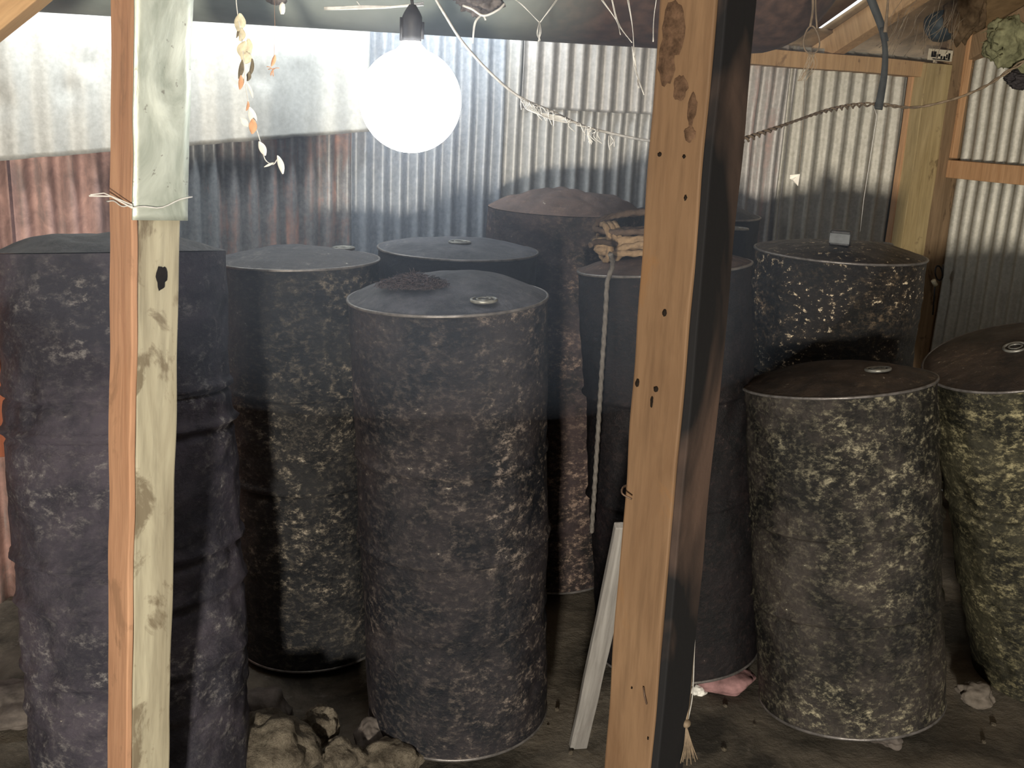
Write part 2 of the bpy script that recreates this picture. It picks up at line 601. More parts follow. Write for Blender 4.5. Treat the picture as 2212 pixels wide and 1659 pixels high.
# ------------------------------------------------------------------ roof (rises towards the camera)
RS = math.tan(R(24))
rz0 = zt + 0.10
rdir = (WN + Vector((0, 0, RS))).normalized()          # up the slope
rf = frame(WALL0 + Vector((0, 0, rz0)) - WN * 0.25 - Vector((0, 0, RS * 0.25)), WDIR.cross(rdir) * 1.0, WDIR)
if rf.col[2].z < 0: rf = frame(rf.translation, -rf.col[2].to_3d(), WDIR)
_ry = rf.col[1].to_3d()
sgn = 1 if _ry.dot(rdir) > 0 else -1
M_roof = plain_mat('roof_board', (0.26, 0.18, 0.10), 0.9, 0, 0.5, 5, 0.8, 0.1)
bm = bmesh.new()


def roofpt(px, py):
    n = rf.col[2].to_3d()
    d = ray(px, py)
    p = CAM + d * ((rf.translation - CAM).dot(n) / d.dot(n))
    q = rf.inverted() @ p
    return q


q1 = roofpt(1793, 62); q2 = roofpt(1850, 0)
gx = (q1.x + q2.x) / 2 - 0.01
ylim = sgn * 10.5
for (x0, x1) in ((-4.2, gx - 0.02), (gx + 0.035, 5.4)):
    box(bm, x0, x1, min(0, ylim), max(0, ylim), 0.0, 0.02, (30, 40, 1), lambda p: p + Vector((0, 0, 0.01 * nz(p, 3, 9))))
# low end of the slit is closed by a lap
box(bm, gx - 0.15, gx + 0.15, *(sorted((0, q1.y))), -0.02, -0.002, (2, 2, 1))
tag(obj('ceiling', bm, M_roof, mw=rf), kind='structure')

# rafters under the roof on the right
for i, (dx, mt, ww) in enumerate(((0.07, M_tan, 0.075), (0.95, M_oldw, 0.08))):
    bm = bmesh.new()
    y0, y1 = sorted((sgn * 0.16, sgn * (2.6, 1.0, 2.6)[i]))
    box(bm, -ww / 2, ww / 2, y0, y1, -0.115, -0.003, (1, 20, 1), lambda p: p + Vector((0.004 * nz(p, 2, i), 0, 0.004 * nz(p, 3, i))))
    o = obj('rafter', bm, mt, mw=rf @ Matrix.Translation((gx + 0.035 + dx, 0, 0)), smooth=False)
    bevel(o)
    tag(o, ['sunlit tan rafter rising from the wall plate beside the bright roof slit',
            'dark old rafter above the corner post at the right',
            'old rafter hidden above the grey tank'][i], 'rafter', 'rafters under the roof')

# corner post, made of planks
def vbox(name, mat, pl, pr, pt, pb, plane, off0, off1, parent=None, seed=0.0, label=None, cat=None, z0=None, group=None):
    """plank on a wall plane: pixel columns pl..pr at rows pt (top) to pb"""
    fn, fr_ = (W, wf) if plane == 'W' else (S, sf)
    a = fn(pl, pt, off1); b = fn(pr, pt, off1)
    inv = fr_.inverted()
    la, lb = inv @ a, inv @ b
    zt_, zb_ = max(la.z, lb.z), (fn((pl + pr) / 2, pb, off1).z if z0 is None else z0)
    bm = bmesh.new()
    box(bm, 0, lb.x - la.x, -off1, -off0, 0, zt_ - zb_, (2, 1, 24),
        lambda p: p + Vector((0.005 * nz(p, 3, seed), 0.003 * nz(p, 4, seed + 2), 0)))
    mw = fr_ @ Matrix.Translation((la.x, 0, zb_))
    if parent is None:
        o = obj(name, bm, mat, mw=mw, smooth=False)
        if label: tag(o, label, cat, group)
    else:
        o = obj(name, bm, mat, parent, smooth=False)
        o.matrix_parent_inverse = Matrix.Identity(4)
        o.matrix_local = parent.matrix_world.inverted() @ mw
    bevel(o)
    return o


cpost = empty('corner_post', frame(W(2040, 500, 0.02) * 1.0 - Vector((0, 0, W(2040, 500, 0.02).z)), (0, 0, 1), WDIR),
              'weathered yellowish corner post made of planks at the right end of the back wall', 'post')
M_yel = wood_mat('yellowish_wood', (0.36, 0.27, 0.13), (0.56, 0.44, 0.24), 9, stain=(0.16, 0.11, 0.06), stain_lo=0.60)
vbox('plank', M_orange, 1975, 2006, 150, 0, 'W', 0.02, 0.055, cpost, 1, z0=0.0)
vbox('plank', M_yel, 2004, 2058, 140, 0, 'W', 0.02, 0.13, cpost, 2, z0=0.0)
vbox('plank', M_oldw, 2080, 2140, -60, 0, 'W', 0.02, 0.10, cpost, 3, z0=0.0)

vbox('stud', M_orange, 2093, 2112, -20, 345, 'S', 0.012, 0.05, None, 5, 'slim orange-brown stud on the right wall above the rail', 'stud')
bm = bmesh.new()
zr1 = S(2080, 347, 0.05).z; zr0 = S(2080, 386, 0.05).z
box(bm, 0.07, 2.3, -0.055, 0.005, zr0, zr1, (20, 1, 1), lambda p: p + Vector((0, 0.003 * nz(p, 3, 3), 0.004 * nz(p, 2, 4))))
o = obj('wall_rail', bm, M_orange, mw=sf, smooth=False)
bevel(o)
tag(o, 'horizontal orange-brown wooden rail nailed across the right wall', 'rail')

# ------------------------------------------------------------------ drums
def build_drum(name, label, D, top, bottom, mats, rings, lidmat=None, dome=0.035, bung=None, seed=1.0, crush=1.0, group='soot-blackened drums in the shed',
               ring_h=0.011, rim=True, yaw=0.0, lidnoise=0.004):
    Tp = Vector(top); Bp = Vector(bottom)
    ax = Tp - Bp
    H = ax.length
    fr_ = frame(Bp, ax, (math.cos(yaw), math.sin(yaw), 0))
    root = empty(name, fr_, label, 'drum', group)
    r = D / 2
    def disp(p, a):
        h = p.z / H
        e = min(1, h * 8) * min(1, (1 - h) * 10)
        d = 0.008 * crush * e * nz((math.cos(a) * 1.0, math.sin(a) * 1.0, p.z * 2.4), 1.6, seed)
        d += 0.0045 * crush * e * nz((math.cos(a), math.sin(a), p.z * 4), 5.0, seed + 3)
        d -= 0.008 * crush * e * max(0, nz((math.cos(a), math.sin(a), p.z * 2.5), 2.6, seed + 9) - 0.28) * 2
        q = p.copy()
        s = 1 + d / r
        q.x *= s; q.y *= s
        return q
    prof = []
    n = 130
    for k in range(n + 1):
        z = H * k / n
        rr = r
        for ri in rings:
            zz = z - H * (1 - ri[0])
            wob = ri[1] if len(ri) > 1 else 0.009
            hh = ri[2] if len(ri) > 2 else ring_h
            rr += hh * math.exp(-(zz / wob) ** 2) - 0.6 * hh * math.exp(-((zz + 2.0 * wob) / wob) ** 2)
        if k == 0: rr -= 0.006
        prof.append((rr, z))
    bm = bmesh.new()
    vs = lathe(bm, prof, 120, disp)
    bm.faces.new(vs[0])
    body = obj('body', bm, mats, root)
    # lid: domed, dirty
    bm = bmesh.new()
    pl = []
    for k in range(26):
        t_ = k / 25
        pl.append((r * (1 - t_) * 0.998 + 0.0005, H + 0.002 + dome * (1 - (1 - t_) ** 2.4)))
    def dl(p, a):
        t_ = 1 - math.hypot(p.x, p.y) / r
        q = p.copy()
        q.z += min(1, t_ * 5) * (lidnoise * 2.5 * nz(p, 5, seed + 5) + lidnoise * nz(p, 16, seed + 6))
        return q
    vs = lathe(bm, pl, 96, dl)
    bm.faces.new(vs[-1])
    obj('lid', bm, lidmat or mats, root)
    if rim:
        bm = bmesh.new()
        ring(bm, (0, 0, H - 0.001), r + 0.0015, 0.0048, n=96, m_=8)
        obj('rim', bm, M_rim, root)
    bm = bmesh.new()
    ring(bm, (0, 0, 0.006), r - 0.003, 0.006, n=96, m_=8)
    obj('bottom_rim', bm, M_rim, root)
    if bung:
        inv = fr_.inverted()
        # bung px -> point on the lid plane
        for (bx, by, br) in bung:
            d = ray(bx, by)
            nn = ax.normalized()
            q = Bp + nn * (H + dome * 0.6)
            p = inv @ (CAM + d * ((q - CAM).dot(nn) / d.dot(nn)))
            rad = math.hypot(p.x, p.y)
            t_ = max(0, 1 - rad / r)
            p.z = H + dome * (1 - (1 - t_) ** 2.4) + 0.003
            bm = bmesh.new()
            ring(bm, (p.x, p.y, p.z + 0.002), br, 0.005, n=36)
            ring(bm, (p.x, p.y, p.z + 0.004), br * 0.55, 0.0035, n=28)
            b_ = obj('bung', bm, M_bung, root)
            bm = bmesh.new()
            lathe(bm, [(br * 0.98, p.z - 0.004), (br * 0.95, p.z + 0.001), (br * 0.4, p.z), (br * 0.3, p.z + 0.004), (0.001, p.z + 0.004)], 28)
            for v in bm.verts: v.co += Vector((p.x, p.y, 0))
            obj('plug', bm, M_dark, b_)
    return root, fr_, H, r


def drum(px, py, wpx, D, bot=None, zb=0.05, Y=None, **kw):
    z = FPX * D / wpx
    T_ = P(px, py, z)
    if bot is None: B_ = Vector((T_.x, T_.y, zb))
    elif Y is None: B_ = Pz(bot[0], bot[1], zb)
    else:
        d_ = ray(bot[0], bot[1]); B_ = Vector((d_.x / d_.y * Y, Y, zb))
    print('DRUM', kw['label'][:40], [round(c, 2) for c in T_], [round(c, 2) for c in B_], 'H', round((T_ - B_).length, 2))
    return build_drum('oil_drum', kw.pop('label'), D, T_, B_, kw.pop('mat'), **kw)


mA = drum_mat('drum_soot_grey', 1, (0.030, 0.029, 0.036), (0.075, 0.066, 0.074), (0.30, 0.285, 0.28), 0.53, 0.67, (0.40, 0.65), 0.6, tint=(0.8, 0.8, 0.95))
mB = drum_mat('drum_soot_black', 2, (0.008, 0.010, 0.014), (0.05, 0.046, 0.042), (0.50, 0.43, 0.33), 0.54, 0.66, (0.3, 0.6), 0.5)
mC = drum_mat('drum_soot_smooth', 3, (0.012, 0.013, 0.016), (0.03, 0.03, 0.033), (0.10, 0.10, 0.10), 0.62, 0.70, (0.35, 0.6), 0.3)
mD = drum_mat('drum_soot_flaked', 4, (0.016, 0.020, 0.028), (0.085, 0.068, 0.066), (0.46, 0.38, 0.32), 0.53, 0.655, (0.34, 0.62), 0.55)
mE = drum_mat('drum_rust_brown', 5, (0.020, 0.017, 0.017), (0.14, 0.09, 0.08), (0.50, 0.36, 0.28), 0.50, 0.66, (0.5, 0.8), 0.5)
mF = drum_mat('drum_soot_maroon', 6, (0.010, 0.010, 0.012), (0.030, 0.021, 0.022), (0.16, 0.10, 0.09), 0.62, 0.68, (0.35, 0.65), 0.4)
mG = drum_mat('drum_tar_chipped', 7, (0.007, 0.008, 0.009), (0.035, 0.026, 0.021), (0.40, 0.29, 0.18), 0.52, 0.585, (0.26, 0.5), 0.8, (0.85, 0.72, 0.52))
mH = drum_mat('drum_olive_flaked', 8, (0.020, 0.018, 0.015), (0.13, 0.10, 0.075), (0.60, 0.55, 0.38), 0.52, 0.655, (0.3, 0.6), 0.7, (0.55, 0.52, 0.42))
mI = drum_mat('drum_yellow_green', 9, (0.028, 0.026, 0.015), (0.15, 0.13, 0.07), (0.50, 0.45, 0.26), 0.50, 0.64, (0.3, 0.6), 0.7, (0.6, 0.55, 0.42))

lidA = drum_mat('lid_dusty_grey', 21, (0.035, 0.038, 0.046), (0.11, 0.11, 0.12), (0.34, 0.34, 0.35), 0.50, 0.66, (0.45, 0.7), 0.5, tint=(0.9, 0.95, 1.05))
lidB = drum_mat('lid_scabby', 22, (0.04, 0.04, 0.046), (0.08, 0.075, 0.075), (0.36, 0.35, 0.34), 0.52, 0.63, (0.4, 0.65), 0.6, (0.6, 0.58, 0.54), (0.85, 0.87, 0.95))
lidE = drum_mat('lid_brown', 23, (0.07, 0.05, 0.045), (0.14, 0.10, 0.085), (0.36, 0.25, 0.19), 0.50, 0.64, (0.6, 0.8), 0.6, tint=(0.9, 0.85, 0.85))
lidH = drum_mat('lid_dark_brown', 24, (0.020, 0.017, 0.016), (0.06, 0.045, 0.036), (0.25, 0.18, 0.12), 0.54, 0.64, (0.4, 0.65), 0.6, tint=(0.9, 0.85, 0.8))
d1 = drum(243, 545, 472, 0.58, (318, 1690), label='nearest drum, greyish black with crumpled hoops, standing behind the left wooden post', mat=mA, lidmat=lidA,
          rings=[(0.235, 0.008, 0.017), (0.30, 0.010, 0.015), (0.52, 0.010, 0.016), (0.60, 0.012, 0.010), (0.72, 0.012, 0.008), (0.80, 0.016, 0.006)],
          dome=0.05, seed=1, crush=1.6, rim=False, lidnoise=0.008)
d2 = drum(645, 560, 345, 0.54, (678, 1448), Y=3.41, label='second drum from the left, black with scabby lid, raised above the pale stones', mat=mB, lidmat=lidB,
          rings=[(0.30,), (0.53,)], dome=0.035, bung=[(742, 542, 0.036)], seed=2, zb=0.03)
d3 = drum(990, 538, 343, 0.575, label='dusty blue-grey lidded drum standing behind the front drum, below the light bulb', mat=mC, lidmat=lidA,
          rings=[(0.32,), (0.55,)], dome=0.03, bung=[(993, 533, 0.036)], seed=3)
d4 = drum(968, 640, 428, 0.58, (990, 1528), label='front middle drum with a heap of black fibres on its domed lid', mat=mD, lidmat=lidA,
          rings=[(0.335,), (0.535,), (0.70, 0.02, 0.004)], dome=0.065, bung=[(1045, 640, 0.034)], seed=4)
d5 = drum(1222, 452, 336, 0.62, label='rust-brown wide drum with a sagging top against the back wall, left of the right post', mat=mE, lidmat=lidE,
          rings=[(0.12, 0.015, 0.008), (0.4,)], dome=0.075, seed=5, crush=2.0, rim=False, lidnoise=0.012)
d6 = drum(1434, 575, 370, 0.575, (1462, 1395), label='dark drum behind the right post with the coiled rope on its lid', mat=mF, lidmat=lidE,
          rings=[(0.3,), (0.56,)], dome=0.045, seed=6, zb=0.1)
d7 = drum(1505, 462, 268, 0.56, label='black drum farthest back, peeping out right of the right post', mat=mC,
          rings=[(0.3,)], dome=0.05, bung=[(1592, 480, 0.045)], seed=7)
d8 = drum(1813, 545, 356, 0.62, label='black drum with glinting chipped tar, rear right, with a small black box on its lid', mat=mG,
          rings=[(0.30,), (0.55,)], dome=0.04, bung=[(1905, 528, 0.038)], seed=8, crush=1.4)
d9 = drum(1808, 822, 402, 0.605, (1840, 1478), Y=3.10, label='front right drum with olive and whitish flaking paint, propped on a small stone', mat=mH, lidmat=lidH,
          rings=[(0.40,), (0.655,)], dome=0.055, bung=[(1897, 808, 0.036)], seed=9, crush=1.2, zb=0.07)
d10 = drum(2192, 768, 372, 0.575, (2280, 1425), label='drum with yellow-green sheen cut off by the right edge of the photo', mat=mI, lidmat=lidH,
           rings=[(0.38,), (0.66,)], dome=0.03, bung=[(2195, 760, 0.036)], seed=10, crush=1.3, zb=0.07)

# ------------------------------------------------------------------ the two posts
def axis_post(pt, pb, zt_, zb_, xd):
    A = P(pt[0], pt[1], zt_); B = P(pb[0], pb[1], zb_)
    d = (A - B).normalized()
    F0 = B - d * ((B.z + 0.02) / d.z)
    return frame(F0, d, xd), A, B


def hof(fr_, py):
    """height along the local axis that projects to pixel row py"""
    lo, hi = 0.0, 4.0
    for _ in range(40):
        mid = (lo + hi) / 2
        if proj(fr_ @ Vector((0, 0, mid)))[1] > py: lo = mid
        else: hi = mid
    return (lo + hi) / 2


lpf, _, _ = axis_post((322, 0), (299, 1659), 2.02, 2.46, (0.71, 0.70, 0))
lpost = empty('wooden_post', lpf, 'left wooden post, orange side and pale front, upper half sheathed in metal', 'post')
M_lw = wood_mat('pale_post_wood', (0.27, 0.24, 0.17), (0.45, 0.42, 0.31), 11, grain=14, stain=(0.12, 0.09, 0.055), stain_lo=0.53, knot=0.75)
M_lo = wood_mat('orange_post_wood', (0.34, 0.18, 0.105), (0.48, 0.28, 0.17), 12, grain=16, stain=(0.26, 0.15, 0.09), stain_lo=0.60, knot=0.7)
a = 0.105
htop = hof(lpf, -350)
hj = hof(lpf, 465)
def wob(seed, amt=0.003):
    return lambda p: p + Vector((amt * nz(p, 6, seed), amt * nz(p, 7, seed + 1), 0))
bm = bmesh.new(); box(bm, -a / 2 + 0.012, a / 2, -a / 2, a / 2, 0, hj, (3, 3, 60), wob(1)); bevel(obj('post_core', bm, M_lw, lpost), 0.004)
bm = bmesh.new(); box(bm, -a / 2 + 0.012, a / 2 - 0.006, -a / 2 + 0.006, a / 2, hj, htop, (3, 3, 40), wob(2)); bevel(obj('post_core', bm, M_oldw, lpost), 0.004)
bm = bmesh.new(); box(bm, -a / 2 - 0.002, -a / 2 + 0.012, -a / 2 - 0.001, a / 2, 0, htop, (1, 3, 80), wob(3)); bevel(obj('side_board', bm, M_lo, lpost), 0.003)
# metal sheathing on the front and right of the upper half
t = NT('galvanised_sheath')
n1 = t.noise(t.map((1, 1, 0.5)), 11, 6, 0.6, 0.8)
n2 = t.noise(t.tc, 40, 4, 0.6)
c = t.mix(t.ramp(n1, [(0.3, 0.0), (0.7, 1.0)]), (0.30, 0.34, 0.29), (0.80, 0.86, 0.78))
c = t.mix(t.ramp(n2, [(0.66, 0.0), (0.7, 0.6)]), c, (0.12, 0.10, 0.08))
M_sheath = t.done(c, 0.5, 0.35, t.bump(n1, 0.4, 0.01))
bm = bmesh.new()
def wsh(p):
    return p + Vector((0.002 * nz(p, 9, 4), 0.004 * nz(p, 8, 5), 0.003 * nz((p.x, p.y, 0), 20, 6)))
box(bm, -a / 2 - 0.004, a / 2 + 0.010, -a / 2 - 0.009, -a / 2 - 0.004, hj - 0.002, htop, (8, 1, 60), wsh)
box(bm, a / 2 + 0.004, a / 2 + 0.010, -a / 2 - 0.006, a / 2, hj + 0.02, htop, (1, 4, 60), wsh)
obj('metal_sheath', bm, M_sheath, lpost)
# knot hole and stains
def hole(fr_, px, py, rx, rz, parent, face=-1, name='knot_hole', mat=None, ysurf=None, seed=1):
    inv = fr_.inverted()
    n = fr_.col[1].to_3d()
    ys = ysurf
    q = fr_ @ Vector((0, ys, 0))
    d = ray(px, py)
    p = inv @ (CAM + d * ((q - CAM).dot(n) / d.dot(n)))
    bm = bmesh.new()
    rows = []
    for k in range(5):
        t_ = k / 4
        row = []
        for i in range(20):
            an = 2 * PI * i / 20
            jit = 1 + 0.35 * nz((math.cos(an), math.sin(an), 0), 2.2, seed + px * 0.01)
            rr = (1 - t_)
            row.append(Vector((p.x + rx * rr * jit * math.cos(an), ys - 0.0045 * math.sin(t_ * PI / 2) * 0.5 - 0.0006, p.z + rz * rr * jit * math.sin(an))))
        rows.append(row)
    grid(bm, rows, True)
    return obj(name, bm, mat or M_hole, parent), p
hole(lpf, 348, 597, 0.012, 0.026, lpost, ysurf=-a / 2 - 0.0015)
# wire tie round the left post
zw = hof(lpf, 428)
bm = bmesh.new()
pts = []
for i in range(41):
    t_ = i / 40 * 4
    k = int(min(3, t_)); f_ = t_ - k
    c4 = [(-a / 2 - 0.007, -a / 2 - 0.014), (a / 2 + 0.015, -a / 2 - 0.014), (a / 2 + 0.015, a / 2 + 0.005), (-a / 2 - 0.007, a / 2 + 0.005), (-a / 2 - 0.007, -a / 2 - 0.014)]
    x = c4[k][0] + (c4[k + 1][0] - c4[k][0]) * f_; y = c4[k][1] + (c4[k + 1][1] - c4[k][1]) * f_
    pts.append(lpf @ Vector((x, y, zw + 0.022 * (x / a) + 0.003 * math.sin(i) - (0.008 * math.sin(f_ * PI) if k == 0 else 0))))
tube(bm, pts, 0.0016, 6)
e = pts[0]
p1 = P(192, 423, 2.06); p0 = P(240, 424, 2.08)
tube(bm, [e, p0, p1], 0.0018, 6)
tube(bm, [e + Vector((0, 0, 0.006)), P(225, 417, 2.07), P(195, 421, 2.05)], 0.0014, 6)
tag(obj('tie_wire', bm, M_web), 'pale wire tied round the left post with its loose end sticking out left', 'wire')
# small nails on the left post
for (x, y, on) in ((398, 112, 0), (399, 155, 0), (345, 262, 1), (322, 288, 1)):
    pass

rpf, _, _ = axis_post((1523, 0), (1384, 1659), 1.60, 1.98, (0.79, -0.61, 0))
rpost = empty('wooden_post', rpf, 'right wooden post, tan front with nail holes and a side coloured dark for its shade, leaning slightly', 'post')
M_rp = wood_mat('tan_post_wood', (0.095, 0.053, 0.027), (0.155, 0.095, 0.052), 21, grain=12, stain=(0.15, 0.08, 0.035), stain_lo=0.58, knot=0.65)
t = NT('shaded_side')  # shade of the post's right side painted as near-black with brown patches
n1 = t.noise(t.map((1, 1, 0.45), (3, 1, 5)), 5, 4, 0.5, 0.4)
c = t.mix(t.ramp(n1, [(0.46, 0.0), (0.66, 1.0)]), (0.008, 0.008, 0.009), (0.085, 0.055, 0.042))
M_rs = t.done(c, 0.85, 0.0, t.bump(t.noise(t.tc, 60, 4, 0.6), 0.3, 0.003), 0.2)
ar = 0.103
hr = hof(rpf, -350)
bm = bmesh.new(); box(bm, -ar / 2, ar / 2 - 0.004, -ar / 2, ar / 2, 0, hr, (3, 3, 90), wob(7, 0.0035)); bevel(obj('post_core', bm, M_rp, rpost), 0.004)
bm = bmesh.new(); box(bm, ar / 2 - 0.004, ar / 2 + 0.012, -ar / 2 + 0.003, ar / 2 + 0.004, 0, hr, (1, 3, 90), wob(8, 0.003)); bevel(obj('side_board', bm, M_rs, rpost), 0.003)  # thin board added to carry the painted side shade
for (x, y, rx, rz) in ((1481, 427, .0028, .0045), (1436, 676, .004, .006), (1377, 828, .004, .007), (1417, 841, .0045, .005), (1408, 868, .003, .010),
                       (1425, 334, .0035, .0035), (1478, 338, .003, .003), (1365, 1486, .002, .002), (1400, 1595, .002, .003)):
    hole(rpf, x, y, rx, rz, rpost, ysurf=-ar / 2 - 0.0022, name='nail_hole')
M_bark = plain_mat('bark_scab', (0.075, 0.045, 0.028), 0.95, 0, 0.6, 60, 1.0, 0.1)
for (x, y, rx, rz) in ((1455, 60, .022, .045), (1440, 130, .016, .04), (1470, 190, .012, .02), (1495, 235, .008, .025), (1490, 290, .010, .012)):
    hole(rpf, x, y, rx, rz, rpost, ysurf=-ar / 2 - 0.002, name='bark_scab', mat=M_bark, seed=4)
# bent nails in the right post
_, pn = hole(rpf, 1352, 1052, .0015, .0015, rpost, ysurf=-ar / 2 - 0.0022, name='nail_hole')
bm = bmesh.new()
y0 = -ar / 2
b0 = rpf @ Vector((-ar / 2 + 0.002, y0 + 0.01, pn.z))
tube(bm, smooth_path([b0, b0 + Vector((-0.012, -0.02, 0.002)), b0 + Vector((-0.013, -0.03, -0.006)), b0 + Vector((0.004, -0.033, -0.014))], 5), 0.0017, 6)
tag(obj('bent_nail', bm, M_nail), 'rusty bent nail sticking out of the left edge of the right post', 'nail')
inv = rpf.inverted()
bm = bmesh.new()
d = ray(1390, 1484); n_ = rpf.col[1].to_3d(); q = rpf @ Vector((0, y0 - 0.003, 0))
pA = CAM + d * ((q - CAM).dot(n_) / d.dot(n_))
d = ray(1397, 1521)
pB = CAM + d * ((q - CAM).dot(n_) / d.dot(n_))
tube(bm, [pA, (pA + pB) / 2 - n_ * 0.002, pB], 0.0018, 6)
tag(obj('bent_nail', bm, M_nail), 'nail hammered flat into the front of the right post near its foot', 'nail')

# ------------------------------------------------------------------ grey tank under the roof
A = P(-150, 12, 2.85); B = P(1400, 103, 3.2)
ax = (B - A).normalized()
rt = 0.42
# end of the tank at px 1765
E = A + ax * ((B - A).length * 1.0)
k = 0
while proj(A + ax * k)[0] < 1752: k += 0.01
L = k
L0 = 1.2
base = A - ax * L0 + Vector((0, 0, rt))
tf = frame(base, ax, (0, 0, 1))
prof = []
Lt = L + L0
for i in range(9):
    an = PI / 2 * i / 8
    prof.append((rt - 0.22 + 0.22 * math.sin(an), 0.22 - 0.22 * math.cos(an)))
for i in range(1, 40): prof.append((rt, 0.22 + (Lt - 0.44) * i / 40))
for i in range(9):
    an = PI / 2 * i / 8
    prof.append((rt - 0.22 + 0.22 * math.cos(an), Lt - 0.22 + 0.22 * math.sin(an)))
bm = bmesh.new()
lathe(bm, prof, 72, lambda p, a_: p * 1.0 + Vector((0, 0.006 * nz(p, 2.2, 3), 0.0)), cap=True)
t = NT('dusty_grey_tank')
n1 = t.noise(t.tc, 3, 6, 0.6, 0.3)
n2 = t.noise(t.tc, 25, 5, 0.6)
zz = t.n('ShaderNodeSeparateXYZ'); t.l(t.tc, zz.inputs[0])
c = t.mix(t.ramp(n1, [(0.35, 0.0), (0.7, 1.0)]), (0.26, 0.31, 0.30), (0.46, 0.52, 0.50))
ed = t.n('ShaderNodeMapRange'); ed.inputs[1].default_value = Lt - 1.1; ed.inputs[2].default_value = Lt - 0.75
t.l(zz.outputs[2], ed.inputs[0])
c = t.mix(ed.outputs[0], c, t.mix(t.ramp(n2, [(0.4, 0.0), (0.7, 1.0)]), (0.05, 0.03, 0.022), (0.12, 0.07, 0.05)))
M_tank = t.done(c, 0.6, 0.0, t.bump(n2, 0.1, 0.003), 0.3)
tag(obj('storage_tank', bm, M_tank, mw=tf), 'long smooth grey round-bellied tank lying under the roof across the top', 'tank')
tank_y = lambda px, py: None

# ------------------------------------------------------------------ light bulb
bc = P(887, 218, 2.25)
brad = 0.112  # larger than a real bulb, so the shape includes its bloom
bl = empty('light_bulb', Matrix.Translation(bc), 'glowing white round light bulb, enlarged to take in its bloom, in a black socket, hanging from a cable', 'light bulb')
M_glow = emit_mat('bulb_glow', (1.0, 1.0, 1.0), 14.0)
bm = bmesh.new()
pr = []
for i in range(25):
    an = -PI / 2 + (PI * 0.9) * i / 24
    pr.append((max(0.0005, brad * math.cos(an)), brad * math.sin(an)))
pr.append((0.020, brad * 1.08)); pr.append((0.019, brad * 1.2))
lathe(bm, pr, 48)
obj('bloom_globe', bm, M_glow, bl)
sh = P(887, 60, 2.25) - bc
bm = bmesh.new()
z0 = brad * 1.12
lathe(bm, [(0.0005, z0), (0.020, z0), (0.0215, z0 + 0.012), (0.0205, z0 + 0.02), (0.0215, z0 + 0.028), (0.0215, z0 + 0.05), (0.018, z0 + 0.058), (0.012, z0 + 0.068), (0.007, z0 + 0.075), (0.0005, z0 + 0.076)], 32)
box(bm, 0.017, 0.026, -0.006, 0.006, z0 + 0.005, z0 + 0.04, (1, 1, 1))
box(bm, -0.026, -0.017, -0.006, 0.006, z0 + 0.0, z0 + 0.048, (1, 1, 1))
obj('socket', bm, M_cabled, bl)
bm = bmesh.new()
tube(bm, smooth_path([(0, 0, z0 + 0.072), (-0.003, 0, z0 + 0.12), (-0.002, 0.01, z0 + 0.3), (0, 0.02, z0 + 0.7)], 6), 0.0035, 8)
obj('cable', bm, M_cabled, bl)
lamp('bulb_light', 'POINT', bc, 58, (0.86, 0.93, 1.0), shadow_soft_size=brad + 0.004)

# ------------------------------------------------------------------ cable with cobwebs across the middle
zc = 2.35
cp = [(925, -30, 2.3), (960, 30, 2.32), (1000, 92, 2.35), (1060, 158, 2.4), (1120, 208, 2.43), (1190, 240, 2.45), (1260, 272, 2.45), (1330, 290, 2.42), (1395, 303, 2.3), (1470, 308, 2.0)]
path = smooth_path([P(*c_) for c_ in cp], 8)
bm = bmesh.new()
tube(bm, path, 0.0032, 8)
tag(obj('cable', bm, M_cable), 'thin pale sagging cable running from the roof to the right post, hung with cobwebs', 'cable')

random.seed(5)
def web(name, strands, mat, label, r=0.0007):
    bm = bmesh.new()
    for st in strands:
        tube(bm, smooth_path(st, 5), r, 4)
    return tag(obj(name, bm, mat), label, 'cobweb')
def wpt(px, py, z): return P(px, py, z)
st = []
for i in range(26):
    x = random.uniform(1125, 1330)
    y = 210 + (x - 1120) * 0.42
    z = 2.43
    L_ = random.uniform(6, 34)
    st.append([wpt(x, y, z), wpt(x + random.uniform(-6, 8), y + L_ * .5, z - 0.005), wpt(x + random.uniform(-5, 14), y + L_, z)])
for i in range(7):
    st.append([wpt(1125 + i * 4, 212 + i * 2, 2.43), wpt(1140 + i * 5, 238 + i * 2, 2.42), wpt(1180 + i * 6, 246 + i * 3, 2.43), wpt(1215 + i * 4, 252 + i * 2, 2.43)])
for i in range(8):
    st.append([wpt(1268 + i * 1.5, 274 + i, 2.44), wpt(1272 + random.uniform(-3, 3), 292, 2.44), wpt(1275 + random.uniform(-4, 4), 312 - i, 2.44)])
web('cobweb', st, M_web, 'tattered white cobweb clinging to the sagging cable', 0.0011)
st = []
for i in range(9):
    y = 8 + i * 1.5
    st.append([wpt(700, 18 + random.uniform(-3, 3), 2.4), wpt(775, 16 + random.uniform(-5, 5), 2.38), wpt(850, 14 + random.uniform(-2, 2), 2.34), wpt(915, 4 + random.uniform(-2, 8), 2.3)])
st.append([wpt(770, 2, 2.38), wpt(778, 14, 2.38), wpt(772, 20, 2.38)])
web('cobweb', st, M_web, 'white cobweb strand stretched level beside the bulb socket', 0.0012)
st = []
for (a_, b_, c_) in (((1110, -5), (1130, 12), (1166, 48)), ((1205, -5), (1185, 20), (1166, 48)), ((1166, 48), (1168, 70), (1164, 92)), ((1166, 48), (1162, 72), (1167, 88))):
    for k in range(3):
        j = lambda: random.uniform(-2.5, 2.5)
        st.append([wpt(a_[0] + j(), a_[1] + j(), 2.55), wpt(b_[0] + j(), b_[1] + j(), 2.54), wpt(c_[0] + j(), c_[1] + j(), 2.55)])
web('cobweb', st, M_web, 'wispy cobweb threads hanging in front of the tank right of the nest')
